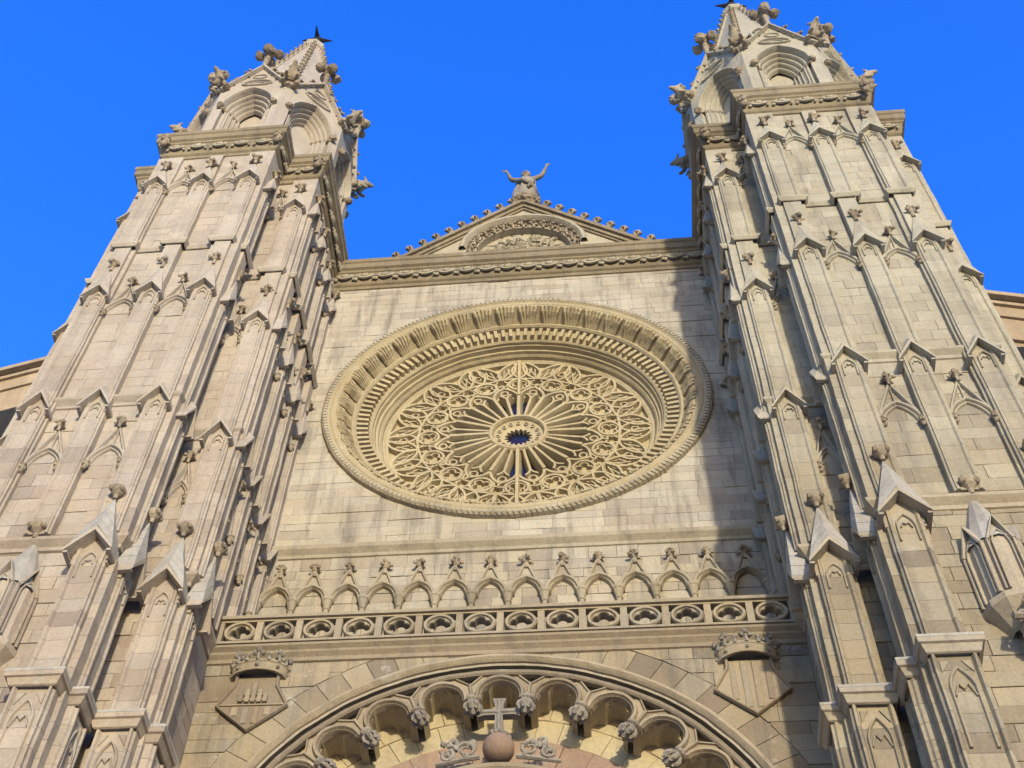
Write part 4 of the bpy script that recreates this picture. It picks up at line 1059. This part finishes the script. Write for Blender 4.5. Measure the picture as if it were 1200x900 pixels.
    build(mb, 'turret_gablet', MT, tu)
    put('bowl', 'finial', 'carve', tu, (sx * cx, cy - 0.18, 27.32), 0, 1.1)
    link('corbel_figure', CORB, None, tu, T(sx * cx, cy - 0.28, 22.7, 0, 1.15))
    # ---- octagonal belfry
    OX, OY, AP = 10.65, -1.95, 3.42
    sd = 2 * AP * math.tan(PI / 8); ZB, ZT = 51.0, 57.15
    mb = MB()
    bel = None
    faces = [i * PI / 4 for i in range(8)]             # 0 = facing the viewer
    def face_frame(th):
        nx, ny = math.sin(th) * -1, -math.cos(th)      # th>0 turns towards the inner side
        return Fr((OX + nx * AP, OY + ny * AP), (-ny, nx), (nx, ny), sx)
    hw = sd / 2
    for fi, th in enumerate(faces):
        fr = face_frame(th)
        mb = MB(); zs, za = 55.35, 57.0
        ap = arch_pts(2.06, zs, za, 9); full = [(-1.03, ZB)] + ap + [(1.03, ZB)]
        edge = [(-hw, ZB), (-hw, ZT), (-hw * 0.98, ZT + 0.02), (0, 59.55), (hw * 0.98, ZT + 0.02), (hw, ZT), (hw, ZB)]
        strip_plate(mb, fr, full, edge, -0.5, 0.0, 60)
        bk = -0.85 if fi == 0 else -0.70
        mb.add([fr(-hw * .8, bk, ZB), fr(hw * .8, bk, ZB), fr(hw * .8, bk, ZT), fr(-hw * .8, bk, ZT)], [(0, 1, 2, 3)])
        f_ = build(mb, 'belfry_wall', MT, rt)
        mb = MB()
        for k, (w, d) in enumerate(((2.06, 0.02), (1.80, -0.14), (1.56, -0.30), (1.34, -0.46), (1.14, -0.62))):
            a = arch_pts(w, zs, zs + (za - zs) * (w / 2.06) ** 0.8, 9)
            mb.bar(fr, a, 0.17, 0.12, d - 0.14, d + (0.14 if k == 0 else 0.04))
            if k:
                for s_ in (-1, 1):
                    mb.extrude_plan(fr, [(s_ * w / 2 + 0.065 * math.cos(q * PI / 3), d - 0.04 + 0.065 * math.sin(q * PI / 3)) for q in range(6)], ZB, zs - 0.22)
                    mb.box(fr, s_ * w / 2 - 0.13, s_ * w / 2 + 0.13, d - 0.18, d - 0.06, ZB, zs)
        build(mb, 'arch_order', MT, f_)
        for s_ in (-1, 1):
            mb = MB()
            for k in range(5):
                p = fr(s_ * (0.60 + 0.105 * k), -0.58 + 0.14 * k, zs - 0.10); mb.ball(p, 0.105); mb.ball((p[0], p[1], p[2] + 0.12), 0.075)
            mb.ball(fr(s_ * 1.10, 0.10, zs + 0.02), 0.17); mb.ball(fr(s_ * 1.08, -0.02, zs - 0.02), 0.14)
            o = build(mb, 'capital_band', 'carve', f_); o['kind'] = 'stuff'
        mb = MB()     # gable mouldings and the small pierced lunette
        mb.bar(fr, [(-hw, ZT), (0, 59.62)], 0.20, 0.14, -0.3, 0.18); mb.bar(fr, [(0, 59.62), (hw, ZT)], 0.20, 0.14, -0.3, 0.18)
        l1 = [(0.62 * math.sin(q), 57.72 + 0.36 * math.cos(q) * (1 if math.cos(q) > 0 else 0.45)) for q in [2 * PI * i / 18 for i in range(18)]]
        mb.bar(fr, l1, 0.10, 0.07, -0.02, 0.09, True); mb.bar(fr, [(x * 0.6, 57.72 + (z - 57.72) * 0.55) for x, z in l1], 0.06, 0.04, -0.02, 0.05, True)
        mb.bar(fr, [(0.30 * math.sin(q), 58.55 + 0.2 * math.cos(q)) for q in [2 * PI * i / 10 for i in range(10)]], 0.07, 0.05, -0.02, 0.06, True)
        build(mb, 'gable_tracery', MT, f_)
        mb = MB(); # darker sunk eyes
        p = fr(0, 0.08, 60.0); link('cross_finial', CROSSF, None, f_, T(p[0], p[1], 60.05, math.atan2(fr.N[0] * sx, -fr.N[1]) , 1.0))
        for s_ in (-1, 1):
            for k in range(2):
                t_ = 0.30 + 0.34 * k; p = fr(s_ * hw * (1 - t_), 0.02, ZT + (59.6 - ZT) * t_ + 0.24); put('flower', 'gable_crocket', 'carve', f_, p, 0, 1.15)
    # corner beasts on the belfry
    for k in range(8):
        th = PI / 8 + k * PI / 4; R_ = AP / math.cos(PI / 8) - 0.05
        dx, dy = -math.sin(th) * sx, -math.cos(th)
        p = (sx * OX + dx * R_, OY + dy * R_, 57.25)
        mw = Matrix.Translation(p) @ Matrix.Rotation(math.atan2(dy, dx), 4, 'Z') @ Matrix.Rotation(-0.25, 4, 'Y') @ Matrix.Scale(0.92, 4)
        link('gargoyle', GARG[k % 2], None, rt, mw)
        mb = MB()
    # spire
    mb = MB(); n = 8; L = [(AP / math.cos(PI / 8) - 0.25, ZT), (AP / math.cos(PI / 8) - 0.55, ZT + 0.5), (0.44, 71.2), (0.56, 71.3), (0.62, 71.65), (0.36, 71.25), (0.06, 72.1)]
    vs = [(sx * OX + r * math.cos(PI / 8 + i * PI / 4), OY + r * math.sin(PI / 8 + i * PI / 4), z) for r, z in L for i in range(n)]
    mb.add(vs, [(j * n + i, j * n + (i + 1) % n, (j + 1) * n + (i + 1) % n, (j + 1) * n + i) for j in range(len(L) - 1) for i in range(n)])
    spi = build(mb, 'spire', MT, rt)
    mb = MB()
    for i in range(8):
        a = PI / 8 + i * PI / 4; c, s_ = math.cos(a), math.sin(a)
        r0, r1 = L[1][0], L[2][0]
        mb.tube([(sx * OX + r0 * c, OY + r0 * s_, ZT + 0.5), (sx * OX + r1 * c, OY + r1 * s_, 71.2)], [0.11, 0.07], 5)
        for k in range(15):
            t_ = (k + 0.7) / 15.3; r = r0 + (r1 - r0) * t_; z = ZT + 0.5 + (71.2 - ZT - 0.5) * t_
            put('crocket', 'crocket', 'carve', spi, None, mw=T(sx * OX + (r + 0.06) * c, OY + (r + 0.06) * s_, z, a, 1.35 - 0.3 * t_))
    build(mb, 'spire_rib', MT, spi)
    return rt
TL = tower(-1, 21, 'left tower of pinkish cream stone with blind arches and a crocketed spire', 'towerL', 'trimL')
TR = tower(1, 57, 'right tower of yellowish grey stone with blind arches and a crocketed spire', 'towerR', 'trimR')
for sx, lb in ((-1, 'dark iron star on the tip of the left spire'), (1, 'dark iron star on the tip of the right spire')):
    v = thing('finial_star', (sx * 10.65, -1.95, 72.0), lb, 'star', 'iron stars on the two spires')
    link('star', VANE, None, v, T(sx * 10.65, -1.95, 73.05, 0.1))

# ================================================================== flying buttresses behind
for sx, lb in ((-1, 'brown sandstone flying buttress behind the left tower'), (1, 'brown sandstone flying buttress behind the right tower')):
    fb = thing('flying_buttress', (sx * 22, 3.6, 0), lb, 'flying buttress', 'flying buttresses beyond the towers')
    BF = Fr((0, 3.6), (1, 0), (0, -1), sx)
    top = [(13.9, 52.3), (28.0, 46.6)]
    mb = MB(); n = 20
    und = [(14.0, 48.6)] + [(15.0 + 11.5 * i / n, 38.9 + 7.9 * math.sqrt(max(0, 1 - ((15.0 + 11.5 * i / n - 18.2) / 8.4) ** 2))) for i in range(n + 1)] 
    strip_plate(mb, BF, und, [(13.9, 52.0), (28.0, 46.3)], -0.35, 0.7, 40)
    mb.box(BF, 26.3, 29.5, -1.2, 1.2, 0, 45.8)
    bd = build(mb, 'arch', 'brown', fb)
    mb = MB()
    def slope(z0, z1, n0, n1):
        vs = [BF(u, n, z + d) for (u, z) in top for n in (n0, n1) for d in (z0, z1)]
        mb.add(vs, [(0, 1, 5, 4), (2, 6, 7, 3), (1, 3, 7, 5), (0, 4, 6, 2), (0, 2, 3, 1), (4, 5, 7, 6)])
    slope(-0.25, 0.0, -0.9, 0.95); slope(-0.75, -0.55, -0.8, 0.82); slope(-1.7, -1.55, -0.35, 0.8); slope(-3.5, -3.3, -0.35, 0.84)
    build(mb, 'coping', 'brown', fb)

# ================================================================== statue on the gable
SPOS = (0.20, 0.42, 56.55)
st = thing('statue', (0, 0, 0), 'carved stone figure with both arms raised standing on the gable peak', 'statue')
SX, SY, SZ = 0.0, 0.0, 0.0
mb = MB()
for i in range(16):
    a = 2 * PI * i / 16; mb.ball((SX + 0.48 * math.cos(a), SY + 0.34 * math.sin(a), SZ + 0.02 + 0.09 * (i % 3)), 0.19)
    if i % 2: mb.ball((SX + 0.2 * math.cos(a), SY + 0.15 * math.sin(a), SZ - 0.08), 0.22)
build(mb, 'cloud_base', 'carve', st)
mb = MB(); n = 30; rowsn = 12; vs = []
for j in range(rowsn + 1):
    t_ = j / rowsn; z = SZ + 0.10 + 2.25 * t_; r = 0.62 - 0.16 * t_ + 0.05 * math.sin(t_ * 6)
    for i in range(n):
        a = 2 * PI * i / n; f_ = 1 + 0.11 * math.sin(7 * a + 2.5 * t_) + 0.07 * math.sin(11 * a - 4 * t_)
        vs.append((SX + r * f_ * math.cos(a) * 1.02, SY + r * f_ * math.sin(a) * 0.78, z))
mb.add(vs, [(j * n + i, j * n + (i + 1) % n, (j + 1) * n + (i + 1) % n, (j + 1) * n + i) for j in range(rowsn) for i in range(n)] + [list(range(rowsn * n, rowsn * n + n)), list(range(n))])
mb.tube([(SX - 0.5, SY - 0.2, SZ + 2.2), (SX - 0.1, SY - 0.5, SZ + 1.7), (SX + 0.3, SY - 0.5, SZ + 1.2), (SX + 0.6, SY - 0.1, SZ + 0.7)], [0.07, 0.11, 0.12, 0.08], 6)
mb.tube([(SX + 0.45, SY - 0.25, SZ + 2.3), (SX + 0.35, SY - 0.45, SZ + 1.5), (SX + 0.15, SY - 0.52, SZ + 0.8)], [0.07, 0.1, 0.08], 6)
build(mb, 'robe', 'grey', st, True)
nd = [(SX, SY, SZ + 1.9, 0.34, 0.26), (SX, SY, SZ + 2.35, 0.36, 0.26), (SX, SY, SZ + 2.72, 0.30, 0.2), (SX, SY - 0.03, SZ + 2.95, 0.10, 0.10), (SX, SY - 0.06, SZ + 3.18, 0.19, 0.21), (SX, SY - 0.05, SZ + 3.36, 0.14, 0.16)]
ed = [(0, 1), (1, 2), (2, 3), (3, 4), (4, 5)]
for s_, el, wr in ((-1, (-0.72, -0.12, 2.55), (-0.88, -0.30, 3.05)), (1, (0.78, -0.10, 2.85), (1.02, -0.25, 3.55))):
    b0 = len(nd)
    nd += [(SX + s_ * 0.38, SY - 0.02, SZ + 2.66, 0.17, 0.15), (SX + el[0], SY + el[1], SZ + el[2], 0.135, 0.13), (SX + wr[0], SY + wr[1], SZ + wr[2], 0.07, 0.065)]
    ed += [(2, b0), (b0, b0 + 1), (b0 + 1, b0 + 2)]
    hx, hz = (wr[0] - el[0]), (wr[2] - el[2]); l = math.hypot(hx, hz); hx, hz = hx / l, hz / l
    px_, pz_ = (-0.75, 0.45) if s_ < 0 else (0.35, 0.85)       # way the hand points
    pc = (SX + wr[0] + px_ * 0.12, SY + wr[1] - 0.02, SZ + wr[2] + pz_ * 0.12)
    nd.append((*pc, 0.075, 0.04)); ed.append((b0 + 2, b0 + 3))
    for f_ in range(4):
        sp_ = (f_ - 1.5) * 0.04; qx, qz = -pz_, px_; ln_ = (0.15, 0.18, 0.17, 0.13)[f_]
        b1 = len(nd); nd += [(pc[0] + px_ * 0.07 + qx * sp_, pc[1], pc[2] + pz_ * 0.07 + qz * sp_, 0.02), (pc[0] + px_ * (0.07 + ln_) + qx * sp_ * 1.3, pc[1] - 0.03, pc[2] + pz_ * (0.07 + ln_) + qz * sp_ * 1.3, 0.015)]
        ed += [(b0 + 3, b1), (b1, b1 + 1)]
    b1 = len(nd); nd.append((pc[0] - pz_ * 0.12 * s_, pc[1] - 0.06, pc[2] + px_ * 0.12 * s_ + 0.03, 0.018)); ed.append((b0 + 3, b1))
bm_ = skin('body', nd, ed, 1); bm_.materials.append(M['grey']); link('body', bm_, None, st)
mb = MB()
mb.ball((SX, SY + 0.02, SZ + 3.30), 0.25, (1, 1, 0.95), 14, 9, 0.03); mb.ball((SX, SY + 0.12, SZ + 3.05), 0.24, (1.1, 0.7, 1.2), 12, 8, 0.03)
build(mb, 'hair', 'grey', st, True)
mb = MB(); mb.ball((SX, SY - 0.27, SZ + 3.17), 0.035, (0.8, 1.4, 1.2), 6, 5, 0)
for s_ in (-1, 1): mb.ball((SX + s_ * 0.075, SY - 0.235, SZ + 3.23), 0.025, (1.3, 0.8, 0.8), 6, 5, 0)
mb.ball((SX, SY - 0.245, SZ + 3.08), 0.03, (1.5, 0.6, 0.5), 6, 5, 0)
build(mb, 'face', 'grey', st, True)

st.location = SPOS; st.scale = (0.90, 0.90, 0.90)
